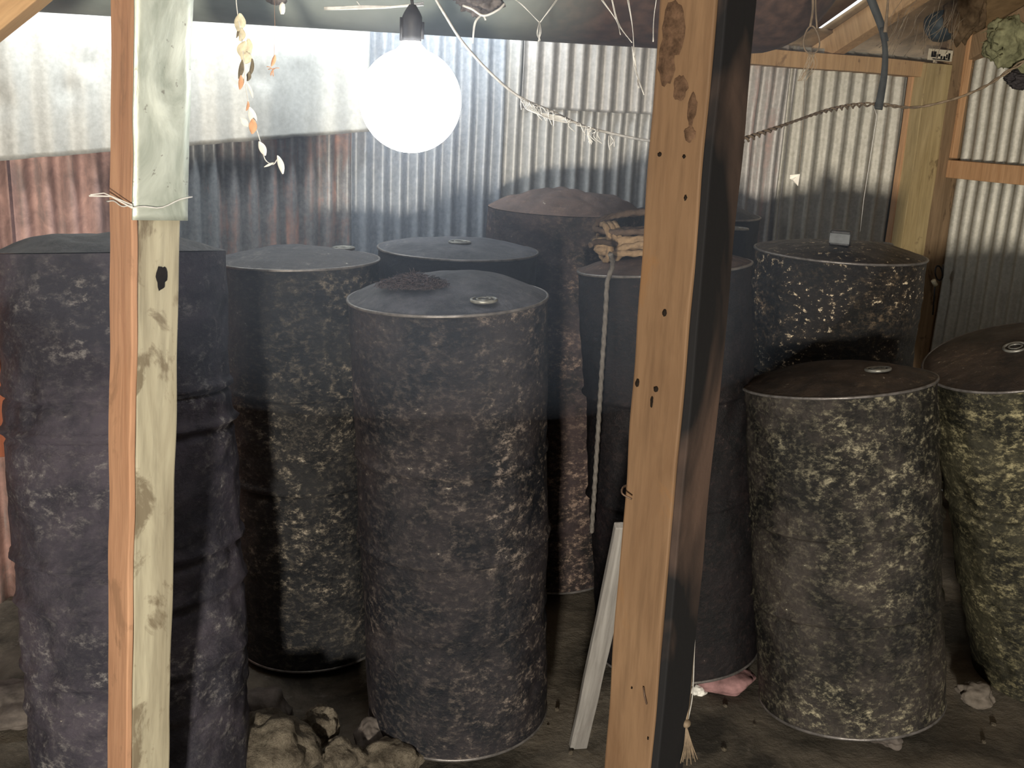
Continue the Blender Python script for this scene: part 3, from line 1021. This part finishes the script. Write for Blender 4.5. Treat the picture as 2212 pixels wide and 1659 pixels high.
st = [[wpt(1040 + k, 30, 2.55), wpt(1024 + k, 50, 2.54), wpt(1020 + k * 0.5, 94, 2.55)] for k in range(5)]
web('cobweb', st, M_web, 'single wispy cobweb strand hanging straight below the dark wasp nest')
st = []
for (a_, b_, c_) in (((1320, -5), (1335, 50), (1365, 92)), ((1356, -5), (1366, 60), (1370, 120)), ((1370, 120), (1374, 160), (1380, 190)), ((1420, -5), (1412, 40), (1410, 90)), ((1366, 100), (1372, 150), (1392, 205)), ((1300, 0), (1330, 45), (1340, 75))):
    for k in range(2):
        j = lambda: random.uniform(-2, 2)
        st.append([wpt(a_[0] + j(), a_[1], 2.1), wpt(b_[0] + j(), b_[1], 2.1), wpt(c_[0] + j(), c_[1], 2.05)])
web('cobweb', st, M_web, 'cobweb threads slanting down to the left edge of the right post', 0.0008)

# nests under the tank
def lump(name, c, rx, ry, rz, mat, label, cat, seed, amp=0.3, group=None, n=36, s=1.6, parent=None, flat=None):
    bm = bmesh.new()
    bmesh.ops.create_icosphere(bm, subdivisions=5, radius=1.0)
    for v in bm.verts:
        d_ = v.co.normalized()
        k_ = 1 + amp * nz(d_, s, seed) + amp * 0.45 * nz(d_, s * 2.7, seed + 4) + amp * 0.2 * nz(d_, s * 7, seed + 8)
        # facets
        v.co = Vector((d_.x * rx * k_, d_.y * ry * k_, d_.z * rz * k_))
        if flat is not None and v.co.z < flat: v.co.z = flat + (v.co.z - flat) * 0.1
    o = obj(name, bm, mat, mw=Matrix.Translation(c))
    return tag(o, label, cat, group) if label else o
lump('wasp_nest', P(1035, -12, 2.62), 0.062, 0.05, 0.048, M_nest, 'dark crusty wasp nest hanging at the top edge between bulb and right post', 'nest', 3, 0.35, s=2.5)
lump('wasp_nest', P(597, -12, 2.5), 0.028, 0.028, 0.024, M_nest, 'small dark nest at the top edge above the string of husks', 'nest', 5, 0.3, s=2.5)
bm = bmesh.new()
tube(bm, smooth_path([P(1000, 12, 2.55), P(1020, 20, 2.54), P(1045, 34, 2.54), P(1075, 22, 2.54), P(1090, 8, 2.55)], 6), 0.003, 6)
tube(bm, smooth_path([P(1040, 30, 2.55), P(1047, 38, 2.54), P(1049, 44, 2.54)], 4), 0.0025, 6)
tag(obj('cobweb', bm, M_web), 'white web lining under the dark wasp nest', 'cobweb')
lump('white_scrap', P(610, 18, 2.45), 0.007, 0.004, 0.014, M_white, 'white scrap under the small dark nest at the top', 'scrap', 2, 0.2)

st = []
for k in range(26):
    x_ = random.uniform(1940, 2090); y_ = random.uniform(-10, 60)
    st.append([wpt(x_, y_, 4.4), wpt(x_ - random.uniform(5, 25), y_ + random.uniform(20, 45), 4.4), wpt(x_ - random.uniform(10, 60), y_ + random.uniform(60, 110), 4.5)])
web('cobweb', st, M_webd, 'brown dusty cobweb strands under the roof above the corner post', 0.0012)

# string of dried husks and leaves
def leaf(bm, c, up, w_, h_, yaw=0.3, curl=0.2):
    up = Vector(up).normalized()
    side = up.cross(Vector((math.sin(yaw), math.cos(yaw), 0))).normalized()
    nrm = side.cross(up)
    rows = []
    for i in range(9):
        t_ = i / 8
        ww = w_ * math.sin(PI * min(0.98, max(0.02, t_))) ** 0.7
        row = []
        for k in range(7):
            u_ = k / 6 * 2 - 1
            row.append(Vector(c) + up * h_ * (t_ - 0.5) + side * ww * 0.5 * u_ + nrm * (curl * w_ * (u_ * u_ - 0.5) + 0.1 * h_ * math.sin(t_ * 3)))
        rows.append(row)
    f0 = grid(bm, rows)
    rows2 = [[p - nrm * 0.0012 for p in r_] for r_ in rows]
    grid(bm, rows2)
    return bm
gz = 2.2
gar = empty('husk_string', Matrix.Translation(P(525, 20, gz)), 'string of dried husks and leaves caught in cobweb, dangling beside the left post', 'hanging string')
def gadd(name, bm, mat):
    o = obj(name, bm, mat, gar)
    o.matrix_local = gar.matrix_world.inverted()
    return o
bm = bmesh.new()
tube(bm, smooth_path([P(509, -20, gz), P(512, 20, gz), P(520, 70, gz), P(527, 130, gz), P(530, 180, gz), P(540, 235, gz), P(556, 285, gz), P(565, 315, gz), P(573, 345, gz), P(590, 355, gz), P(600, 345, gz), P(606, 365, gz)], 6), 0.0012, 6)
gadd('thread', bm, M_web)
bm = bmesh.new()
for (x, y, w_, h_, yw) in ((516, 48, 20, 34, 0.2), (520, 75, 16, 24, 0.6), (528, 108, 24, 34, -0.3), (534, 100, 16, 30, 0.5), (531, 125, 20, 22, 0.1)):
    bm = bmesh.new(); leaf(bm, P(x, y, gz), (0.15, 0, 1), 1.35 * w_ * gz / FPX, 1.1 * h_ * gz / FPX, yw)
    gadd('husk', bm, M_leafc)
M_dh = plain_mat('dark_husk', (0.16, 0.13, 0.08), 0.9, 0, 0.4, 60, 0.5)
for (x, y, w_, h_, yw) in ((519, 150, 12, 40, 0.2), (541, 146, 12, 38, 0.6), (513, 70, 6, 24, .3), (536, 165, 12, 20, .3)):
    bm = bmesh.new(); leaf(bm, P(x, y, gz + 0.005), (0.2, 0, 1), w_ * gz / FPX, h_ * gz / FPX, yw)
    gadd('dark_husk', bm, M_dh)
for (x, y, w_, h_, yw, upx) in ((519, 178, 12, 30, 0.2, 0.1), (534, 229, 8, 20, 0.6, 0.2), (545, 273, 18, 32, .1, .05)):
    bm = bmesh.new(); leaf(bm, P(x, y, gz - 0.01), (upx, 0, 1), w_ * gz / FPX, h_ * gz / FPX, yw)
    gadd('orange_leaf', bm, M_leafo)
for (x, y, w_, h_, yw, upx) in ((528, 172, 7, 26, 0.2, 0.2), (540, 195, 7, 34, 0.2, -0.4), (544, 252, 18, 40, .1, -.25), (528, 264, 14, 24, 0, -.9), (566, 321, 16, 32, .1, -.45), (581, 356, 5, 24, 0, 2.0), (605, 356, 14, 40, .2, -.3)):
    bm = bmesh.new(); leaf(bm, P(x, y, gz - 0.006), (upx, 0, 1), w_ * gz / FPX, h_ * gz / FPX, yw)
    gadd('white_petal', bm, M_white)
bm = bmesh.new()
leaf(bm, P(590, 131, 2.3), (0.35, 0, 1), 9 * 2.3 / FPX, 26 * 2.3 / FPX, 0.2)
for k in range(10):
    q = P(590, 150, 2.3)
    e_ = q + Vector((random.uniform(-.02, .02), random.uniform(-.01, .01), random.uniform(-.015, .008)))
    tube(bm, [q, (q + e_) / 2 + Vector((0, 0, 0.002)), e_], 0.0009, 4)
tube(bm, [P(592, -20, 2.3), P(594, 60, 2.3), P(592, 122, 2.3)], 0.0003, 4)
tag(obj('dead_leaf', bm, M_leafo), 'single orange dead leaf hanging in a web tuft right of the husk string', 'leaf')

# ------------------------------------------------------------------ right side hanging bits
# twisted wire from the post to the right
pp = smooth_path([P(1560, 312, 2.05), P(1612, 301, 2.2), P(1700, 268, 2.4), P(1780, 241, 2.6), P(1850, 228, 2.75), P(1900, 226, 2.8), P(1975, 232, 2.85), P(2060, 214, 2.8), P(2125, 188, 2.75), P(2172, 158, 2.7), P(2230, 120, 2.65)], 10)
rp = resample(pp, 0.006)
bm = bmesh.new()
for ph in (0, PI):
    pts = []
    s_ = 0
    for i, p in enumerate(rp):
        tt = (rp[min(i + 1, len(rp) - 1)] - rp[max(i - 1, 0)]).normalized()
        x_ = tt.cross(Vector((0, 0, 1))).normalized(); y_ = tt.cross(x_)
        s_ = i * 0.006
        rr = 0.0032 + 0.0022 * math.sin(s_ * 9)
        pts.append(p + x_ * rr * math.cos(s_ * 90 + ph) + y_ * rr * math.sin(s_ * 90 + ph))
    tube(bm, pts, 0.0026, 6)
tag(obj('twisted_wire', bm, M_wire), 'brown twisted wire slung from the right post towards the right wall', 'wire')

# strap hanging over the wire
stp = empty('hanging_strap', Matrix.Translation(P(1900, 0, 2.8)), 'dark blue-grey strap hanging over the twisted wire at upper right', 'strap')
def ribbon(bm, pts, w0, w1, th=0.003):
    pts = smooth_path(pts, 6)
    n_ = len(pts)
    A_, B_ = [], []
    for i, p in enumerate(pts):
        tt = (pts[min(i + 1, n_ - 1)] - pts[max(i - 1, 0)]).normalized()
        view = (p - CAM).normalized()
        sd_ = tt.cross(Vector((0.2, 1, 0))).normalized()
        nn_ = sd_.cross(tt)
        w_ = (w0 + (w1 - w0) * i / (n_ - 1)) / 2
        A_.append([p - sd_ * w_ - nn_ * th, p + sd_ * w_ - nn_ * th, p + sd_ * w_ + nn_ * th, p - sd_ * w_ + nn_ * th])
    vs = grid(bm, A_, True)
    bm.faces.new(vs[0]); bm.faces.new(vs[-1])
def sadd(parent, name, bm, mat):
    o = obj(name, bm, mat, parent)
    o.matrix_local = parent.matrix_world.inverted()
    return o
bm = bmesh.new(); ribbon(bm, [P(1872, -25, 2.78), P(1890, 20, 2.78), P(1905, 60, 2.78), P(1912, 90, 2.78)], 0.022, 0.018)
sadd(stp, 'strap_upper', bm, M_strap)
bm = bmesh.new(); ribbon(bm, [P(1906, 60, 2.77), P(1912, 110, 2.77), P(1910, 160, 2.77), P(1903, 205, 2.77), P(1897, 236, 2.77)], 0.012, 0.022)
sadd(stp, 'strap_tail', bm, M_strap)
bm = bmesh.new(); ribbon(bm, [P(1920, -20, 2.76), P(1916, 30, 2.76), P(1912, 70, 2.76)], 0.004, 0.010, 0.002)
sadd(stp, 'cord', bm, M_wire)
bm = bmesh.new()
tube(bm, [P(1888, 232, 2.77), P(1894, 250, 2.77), P(1880, 340, 2.8), P(1866, 430, 2.9), P(1858, 500, 3.0)], 0.0008, 4)
tag(obj('thread', bm, M_web), 'long white thread hanging from the strap down to the rear right drum', 'thread')

# wire loop
bm = bmesh.new()
lp = []
for i in range(31):
    an = PI * 2 * i / 30 - PI / 2 + 0.0
    lp.append(P(1753 + 17 * math.cos(an) * (1 - 0.25 * math.sin(an) * -1), 86 - 30 * math.sin(an) * -1, 2.6))
tube(bm, lp, 0.002, 6)
tube(bm, smooth_path([P(1755, -20, 2.6), P(1756, 20, 2.6), P(1750, 58, 2.6)], 4), 0.0035, 6)
tube(bm, smooth_path([P(1762, -20, 2.6), P(1762, 20, 2.6), P(1765, 62, 2.6)], 4), 0.0025, 6)
tag(obj('wire_loop', bm, M_wire), 'brown wire loop dangling in front of the wall plate near the tank end', 'wire')
bm = bmesh.new()
for k in range(12):
    x_ = 1753 + random.uniform(-14, 14)
    tube(bm, smooth_path([P(1753 + random.uniform(-8, 8), 112, 2.6), P(x_, 140, 2.62), P(1735 + random.uniform(-14, 14), 175, 2.62)], 3), 0.0007, 4)
tube(bm, [P(1738, 170, 2.62), P(1734, 280, 2.62), P(1726, 372, 2.62)], 0.0006, 4)
tag(obj('cobweb', bm, M_webd), 'brown cobweb trailing from the wire loop', 'cobweb')
bm = bmesh.new()
c0 = P(1718, 388, 2.62)
vsx = [bm.verts.new(P(*q)) for q in ((1707, 378, 2.62), (1728, 376, 2.62), (1724, 402, 2.61), (1713, 390, 2.615), (1706, 386, 2.63))]
f_ = bm.faces.new(vsx)
ex = bmesh.ops.extrude_face_region(bm, geom=[f_])
for v in ex['geom']:
    if isinstance(v, bmesh.types.BMVert): v.co.y += 0.004
tag(obj('paper_scrap', bm, M_white, smooth=False), 'small white paper scrap hanging on a thread in front of the right sheets', 'scrap')

# dusty green bundle at the right edge
gb = empty('dusty_bundle', Matrix.Translation(P(2175, 90, 2.7)), 'dusty green ragged bundle hanging at the upper right edge', 'bundle')
def lump_bm(rx, ry, rz, seed, amp, s=1.6, off=(0, 0, 0), sub=5):
    bm = bmesh.new()
    bmesh.ops.create_icosphere(bm, subdivisions=sub, radius=1.0)
    for v in bm.verts:
        d_ = v.co.normalized()
        k_ = 1 + amp * nz(d_, s, seed) + amp * 0.5 * nz(d_, s * 2.7, seed + 4) + amp * 0.25 * nz(d_, s * 7, seed + 8)
        v.co = Vector((d_.x * rx * k_, d_.y * ry * k_, d_.z * rz * k_)) + Vector(off)
    return bm
obj('rag', lump_bm(0.050, 0.04, 0.062, 3, 0.28, 1.7, (-0.005, 0, -0.0)), M_green, gb)
obj('rag', lump_bm(0.05, 0.04, 0.055, 7, 0.28, 1.7, (0.055, 0, -0.025)), M_green, gb)
obj('dark_fold', lump_bm(0.04, 0.03, 0.022, 9, 0.5, 2.0, (0.055, 0.0, -0.095)), M_soot, gb)
bm = bmesh.new()
for k in range(9):
    q0 = P(2140 + random.uniform(0, 30), 60 + random.uniform(0, 90), 2.66)
    q1 = q0 + Vector((random.uniform(-.035, .0), random.uniform(-.01, .01), random.uniform(-.02, .035)))
    tube(bm, [q0, (q0 + q1) / 2 + Vector((0, 0, .003)), q1], 0.002, 5, taper=lambda t_: 1.1 - t_)
sadd(gb, 'loose_end', bm, M_green)

# dark pot-like thing and bracket above the corner post
zq = 4.9
lump('dark_pot', P(2035, 52, 5.0), 0.085, 0.07, 0.085, plain_mat('blue_black', (0.035, 0.05, 0.06), 0.6, 0, 0.5, 12, 0.4), 'round dark blue-black pot tucked under the roof above the corner post', 'pot', 11, 0.08)
lump('mud_nest', P(2085, 20, 4.9), 0.09, 0.07, 0.14, plain_mat('mud_brown', (0.13, 0.09, 0.055), 0.95, 0, 0.6, 14, 0.8, 0.05), 'brown clotted nest of dust beside the dark pot', 'nest', 13, 0.35, s=2.0)
brf = frame(W(2031, 119, 0.14), (0, 0, 1), WDIR)
br = empty('label_plate', brf, 'small off-white plate with dark worn marks on top of the corner post', 'plate')
bm = bmesh.new(); box(bm, -0.085, 0.085, -0.004, 0.004, -0.028, 0.028, (4, 1, 2)); bevel(obj('plate', bm, plain_mat('aged_white', (0.62, 0.56, 0.44), 0.7, 0, 0.25, 40, 0.2), br), 0.003)
bm = bmesh.new()
for (x0, x1, z0_, z1_) in ((-0.068, -0.034, -0.013, 0.015), (-0.03, -0.02, -0.016, 0.002), (-0.017, -0.004, -0.008, 0.004), (0.0, 0.012, -0.018, -0.004), (0.02, 0.034, -0.02, -0.004), (0.038, 0.048, -0.014, 0.006), (0.052, 0.066, -0.018, 0.012), (-0.055, 0.066, -0.024, -0.019)):
    box(bm, x0, x1, -0.0055, -0.0042, z0_, z1_, (1, 1, 1))
obj('worn_marks', bm, M_hole, br, smooth=False)

# ring and toggle on the corner post
bm = bmesh.new()
rc_ = W(2028, 590, 0.17)
ring(bm, rc_, 0.03, 0.004, ax=(0.6, -0.8, 0.1), n=30, squash=1.5)
ring(bm, rc_ + Vector((0.02, 0, 0.01)), 0.028, 0.004, ax=(0.9, -0.4, 0.1), n=30, squash=1.5)
tube(bm, [W(2020, 612, 0.18), W(2015, 680, 0.17)], 0.004, 6)
ho = empty('hanging_rings', Matrix.Translation(rc_), 'dark metal rings hanging on the corner post at shoulder height of the drums', 'rings')
sadd(ho, 'ring', bm, M_dark)
sadd(ho, 'tag', (lambda b_: (tube(b_, [W(2016, 606, 0.19), W(2021, 616, 0.19)], 0.013, 10), b_)[1])(bmesh.new()), M_leafc)

# timber at the upper-left corner
bm = bmesh.new()
a_ = P(-60, 85, 2.2); b_ = P(95, -40, 2.2)
L_ = (b_ - a_).length
box(bm, -0.03, 0.03, -0.03, 0.03, -0.1, L_ + 0.3, (2, 2, 12), wob(5, 0.004))
o = obj('roof_brace', bm, M_tan, mw=frame(a_, b_ - a_, (0, 1, 0)), smooth=False); bevel(o)
tag(o, 'short wooden brace crossing the upper left corner', 'brace')

# ------------------------------------------------------------------ rope coil on its drum
root6, f6, H6, r6 = d6
coilc = f6 @ Vector((0.0, 0, H6 + 0.05))
inv6 = f6.inverted()
ropeD = 0.012
# coil centre from the picture: left extreme at px 1292
cz = FPX * 0.575 / 370
coil = empty('rope_coil', frame(P(1403, 525, cz - 0.03), f6.col[2].to_3d(), (1, 0, 0)), 'coil of tan sisal rope bound at one end, behind the right post', 'rope')
zc0 = 0
ci = coil.matrix_world.inverted()
def lidz(x, y):
    q = inv6 @ (coil.matrix_world @ Vector((x, y, 0)))
    rad = math.hypot(q.x, q.y); t_ = max(0, 1 - rad / r6)
    q.z = H6 + 0.045 * (1 - (1 - t_) ** 2.4)
    return (ci @ (f6 @ q)).z
base_z = max(lidz(-0.16, -0.09), lidz(0.1, 0.0), lidz(0, 0), lidz(-0.1, 0)) - 0.0
random.seed(8)
M_rope2 = plain_mat('old_rope', (0.09, 0.065, 0.05), 0.9, 0, 0.35, 60, 0.5, 0.1)
for k in range(15):
    layer = k // 3
    rx = 0.176 + 0.008 * random.uniform(-1, 1) - 0.012 * (k % 3)
    ry = 0.100 + 0.010 * random.uniform(-1, 1) - 0.014 * (k % 3)
    tilt = random.uniform(-0.02, 0.02); tl2 = random.uniform(0.0, 0.02) + 0.05 * (k >= 12)
    zb_ = base_z + 0.010 + layer * 0.018 + random.uniform(-0.002, 0.002)
    pts = []
    for i in range(121):
        an = 2 * PI * i / 120
        x_ = rx * math.cos(an); y_ = ry * math.sin(an)
        pinch = 1 - 0.28 * max(0, -math.cos(an)) ** 6
        pts.append(Vector((x_, y_ * pinch, zb_ + tilt * math.cos(an) + tl2 * max(0, math.sin(an)) + 0.0035 * math.sin(3 * an + k))))
    bm = bmesh.new()
    tube(bm, resample(pts, 0.004), 0.0105, 9, twist=22, lobes=3, lobe=0.22)
    obj('rope_turn', bm, M_rope2 if k >= 11 else M_rope, coil)
bm = bmesh.new()
for off_ in (0.0, 0.018, 0.034):
    pts = []
    for i in range(40):
        an = 2 * PI * i / 39
        pts.append(Vector((-0.150 + off_ - 0.012 * math.cos(an), -0.01 + 0.066 * math.cos(an), base_z + 0.050 + 0.058 * math.sin(an))))
    tube(bm, resample(pts, 0.004), 0.0105, 9, twist=22, lobes=3, lobe=0.16)
obj('binding', bm, M_rope, coil)
# hanging end, draped over the rim and down the front of the drum
hp = []
for (x_, y_, dz) in ((1318, 548, -0.33), (1323, 562, -0.30), (1322, 580, -0.262), (1312, 610, -0.255), (1308, 680, -0.26), (1300, 800, -0.225), (1292, 930, -0.16), (1284, 1060, -0.09), (1278, 1150, -0.04)):
    hp.append(P(x_, y_, cz + dz + 0.02))
bm = bmesh.new()
tube(bm, resample(smooth_path(hp, 10), 0.0035), 0.0075, 9, twist=28, lobes=3, lobe=0.2)
sadd(coil, 'hanging_end', bm, M_ropeg)
bm = bmesh.new()
tube(bm, resample(smooth_path([P(1275, 530, cz - 0.22), P(1284, 524, cz - 0.2), P(1300, 522, cz - 0.17), P(1330, 528, cz - 0.12)], 8), 0.004), 0.009, 9, twist=22, lobes=3, lobe=0.16)
sadd(coil, 'loose_end', bm, M_rope2)

# ------------------------------------------------------------------ things on the lids
root4, f4, H4, r4 = d4
def lidpoint(fr_, H, r, dome, px, py):
    nn = fr_.col[2].to_3d()
    inv_ = fr_.inverted()
    p = None
    h = H + dome
    for _ in range(6):
        q = fr_ @ Vector((0, 0, h))
        d_ = ray(px, py)
        p = inv_ @ (CAM + d_ * ((q - CAM).dot(nn) / d_.dot(nn)))
        t_ = max(0, 1 - math.hypot(p.x, p.y) / r)
        h = H + 0.002 + dome * (1 - (1 - t_) ** 2.4)
    p.z = h
    return p
pc = Vector((-0.075, -0.135, H4 + 0.049))
heap = empty('fibre_heap', f4 @ Matrix.Translation(pc), 'heap of black fibres on the lid of the front middle drum', 'fibre heap')
obj('clump', lump_bm(0.062, 0.04, 0.022, 5, 0.35, 2.2, (0.01, 0.01, 0.006)), M_soot, heap)
random.seed(3)
bm = bmesh.new()
for k in range(1100):
    an = random.uniform(0, 2 * PI); rr = random.random() ** 0.6
    p0 = Vector((0.10 * rr * math.cos(an) - 0.012, 0.062 * rr * math.sin(an), 0.004 + 0.034 * (1 - rr)))
    dr = Vector((random.uniform(-1, 1), random.uniform(-1, 1), random.uniform(-0.1, 0.5))).normalized() * random.uniform(0.01, 0.026)
    tube(bm, [p0, p0 + dr * 0.5 + Vector((0, 0, 0.004)), p0 + dr], 0.0008, 3)
tag(obj('fibres', bm, plain_mat('grey_fibre', (0.075, 0.06, 0.062), 0.95, 0, 0.4, 60, 0.5, 0.05), heap), kind='stuff')

root8, f8, H8, r8 = d8
pc = lidpoint(f8, H8, r8, 0.04, 1814, 530)
bx = empty('small_box', f8 @ Matrix.Translation(pc) @ Matrix.Rotation(R(-25), 4, 'Z'), 'small black box standing on the lid of the rear right drum', 'box')
bm = bmesh.new(); box(bm, -0.035, 0.035, -0.025, 0.025, 0.0, 0.055); bevel(obj('case', bm, M_dark, bx), 0.004)
bm = bmesh.new(); box(bm, -0.036, 0.036, -0.03, -0.024, 0.008, 0.045); bevel(obj('face_panel', bm, plain_mat('grey_panel', (0.10, 0.11, 0.12), 0.5, 0, 0.3, 30, 0.2), bx), 0.002)

# ------------------------------------------------------------------ stones, board, floor things
def rock(px, py, rx, ry, rz, mat, label, seed, amp=0.35, zs=0.0, sub=5, s=1.3):
    q = Pz(px, py, max(0.0, rz * 0.4))
    bm = bmesh.new()
    bmesh.ops.create_icosphere(bm, subdivisions=sub, radius=1.0)
    for v in bm.verts:
        d_ = v.co.normalized()
        k_ = 1 + amp * nz(d_, s, seed) + amp * 0.35 * nz(d_, s * 2.2, seed + 4) + amp * 0.10 * nz(d_, s * 6, seed + 8) + amp * 0.04 * nz(d_, s * 14, seed + 8)
        v.co = Vector((d_.x * rx * k_, d_.y * ry * k_, d_.z * rz * k_))
    mz = min(v.co.z for v in bm.verts)
    for v in bm.verts: v.co.z -= mz * 0.85
    o = obj('stone', bm, mat, mw=Matrix.Translation((q.x, q.y, zs - 0.004)))
    return tag(o, label, 'stone', 'stones on the earth floor')
rock(583, 1655, 0.135, 0.11, 0.115, M_rock, 'largest pale rough stone at the bottom, right of the left post', 1, zs=0.0)
rock(690, 1600, 0.06, 0.055, 0.085, M_rock, 'knobbly stone with a hollow, leaning on the right of the largest pale stone', 2, 0.5)
rock(740, 1650, 0.07, 0.06, 0.05, M_rock, 'lower pale stone between the largest stone and the front middle drum', 6)
rock(850, 1650, 0.085, 0.07, 0.045, M_rock, 'flat brownish stone at the lower left foot of the front middle drum', 3)
rock(800, 1600, 0.05, 0.05, 0.05, M_rockd, 'dark stone in the shade left of the foot of the front middle drum', 4)
rock(560, 1560, 0.10, 0.09, 0.07, M_rockd, 'dark stone in the shade under the second drum from the left', 5)
rock(1915, 1598, 0.055, 0.05, 0.045, M_rockd, 'small grey stone under the foot of the front right drum', 7, 0.45)
rock(2105, 1512, 0.062, 0.05, 0.04, plain_mat('brown_stone', (0.15, 0.13, 0.11), 0.9, 0, 0.4, 14, 0.8, 0.15), 'small brown stone beside the foot of the drum at the right edge', 8, 0.4)
rock(1560, 1478, 0.105, 0.075, 0.05, M_brick, 'pinkish stone block under the rope-topped drum, right of the right post', 9, 0.25)
rock(1505, 1495, 0.03, 0.03, 0.02, M_white, 'small whitish stone beside the pinkish block', 10, 0.4)
rock(45, 1530, 0.16, 0.12, 0.05, M_rockd, 'dark mound of earth and stone at the lower left corner below the wall', 12, 0.4)

# pebbles lying about on the earth
random.seed(11)
bmp = bmesh.new()
peb0 = None
k = 0
for (x_, y_) in [(random.uniform(1500, 2200), random.uniform(1480, 1655)) for _ in range(12)] + [(random.uniform(1180, 1300), random.uniform(1500, 1650)) for _ in range(5)] + [(2125, 1605)]:
    q = Pz(x_, y_, 0)
    if peb0 is None:
        bm = lump_bm(0.009, 0.008, 0.006, 3, 0.4, 1.5, sub=3)
        peb0 = obj('pebble', bm, M_rock)
        o = peb0
    else:
        o = peb0.copy(); col.objects.link(o)
    s_ = random.uniform(0.4, 1.1)
    o.matrix_world = Matrix.Translation((q.x, q.y, floor_z(q.x, q.y) + 0.003 * s_)) @ Matrix.Rotation(random.uniform(0, 6), 4, 'Z') @ Matrix.Scale(s_, 4)
    tag(o, 'tiny loose pebble lying on the bare earth floor', 'pebble', 'pebbles strewn on the earth floor')

# orange plank scrap against the left wall
bm = bmesh.new()
box(bm, -0.03, 0.03, -0.012, 0.012, 0, 0.32, (1, 1, 8), wob(4, 0.003))
o = obj('plank_scrap', bm, wood_mat('red_scrap', (0.20, 0.06, 0.03), (0.28, 0.09, 0.045), 31), mw=frame(P(5, 985, 3.05), (-0.05, 0, 1), (1, 0.3, 0)), smooth=False)
bevel(o)
tag(o, 'short orange-red plank end against the wall at the left edge', 'plank')

# leaning pale board behind the right post
fa = Pz(1249, 1612, 0.0); fb = P(1338, 1200, 2.62)
bm = bmesh.new()
Lb = (fb - fa).length + 0.12
box(bm, -0.028, 0.028, -0.011, 0.011, 0, Lb, (2, 1, 20), wob(6, 0.002))
M_gb = wood_mat('grey_board', (0.17, 0.16, 0.15), (0.30, 0.29, 0.275), 41, grain=30, stain=(0.2, 0.18, 0.17), stain_lo=0.6)
o = obj('leaning_board', bm, M_gb, mw=frame(fa, fb - fa, (1, 0.15, 0)), smooth=False); bevel(o)
tag(o, 'narrow pale grey board leaning behind the right post, foot on the earth', 'board')

# dark strap hanging by the right post with a frayed end
tz = 1.95
hs = empty('frayed_string', Matrix.Translation(P(1492, 1300, tz)), 'dark knotted string with a frayed end hanging right of the foot of the right post', 'string')
bm = bmesh.new(); tube(bm, smooth_path([P(1500, 1290, tz), P(1497, 1380, tz), P(1490, 1480, tz), P(1482, 1560, tz)], 6), 0.004, 8)
sadd(hs, 'strand', bm, M_wire)
bm = bmesh.new(); tube(bm, smooth_path([P(1503, 1300, tz + 0.01), P(1500, 1400, tz + 0.01), P(1496, 1500, tz + 0.01), P(1486, 1556, tz)], 6), 0.0012, 6)
sadd(hs, 'pale_strand', bm, M_cable)
bm = bmesh.new(); bmesh.ops.create_icosphere(bm, subdivisions=3, radius=0.009, matrix=Matrix.Translation(P(1482, 1562, tz)))
sadd(hs, 'knot', bm, M_wire)
bm = bmesh.new()
for k in range(9):
    tube(bm, smooth_path([P(1482, 1566, tz), P(1478 + k * 2.2, 1610, tz), P(1470 + k * 4.6, 1655 + random.uniform(-20, 5), tz)], 4), 0.0011, 5)
sadd(hs, 'frayed_end', bm, M_wire)

# ------------------------------------------------------------------ thin haze added around the bulb to imitate its bloom
bm = bmesh.new()
bmesh.ops.create_icosphere(bm, subdivisions=4, radius=1.0)
for v in bm.verts:
    v.co = Vector((v.co.x * 1.15, v.co.y * 0.75, v.co.z * 0.85)) * (1 + 0.12 * nz(v.co, 1.3, 4))
hz = bpy.data.materials.new('bloom_haze')
hz.use_nodes = True
nt = hz.node_tree
nt.nodes.clear()
out = nt.nodes.new('ShaderNodeOutputMaterial')
vs_ = nt.nodes.new('ShaderNodeVolumeScatter')
vs_.inputs['Color'].default_value = (0.62, 0.76, 1.0, 1)
vs_.inputs['Density'].default_value = 0.11
vs_.inputs['Anisotropy'].default_value = 0.2
nt.links.new(vs_.outputs[0], out.inputs['Volume'])
o = obj('bloom_haze', bm, hz, mw=Matrix.Translation(bc + Vector((0, 0, 0.1))))
tag(o, 'thin bluish haze added around the light bulb for its bloom', 'haze', kind='stuff')
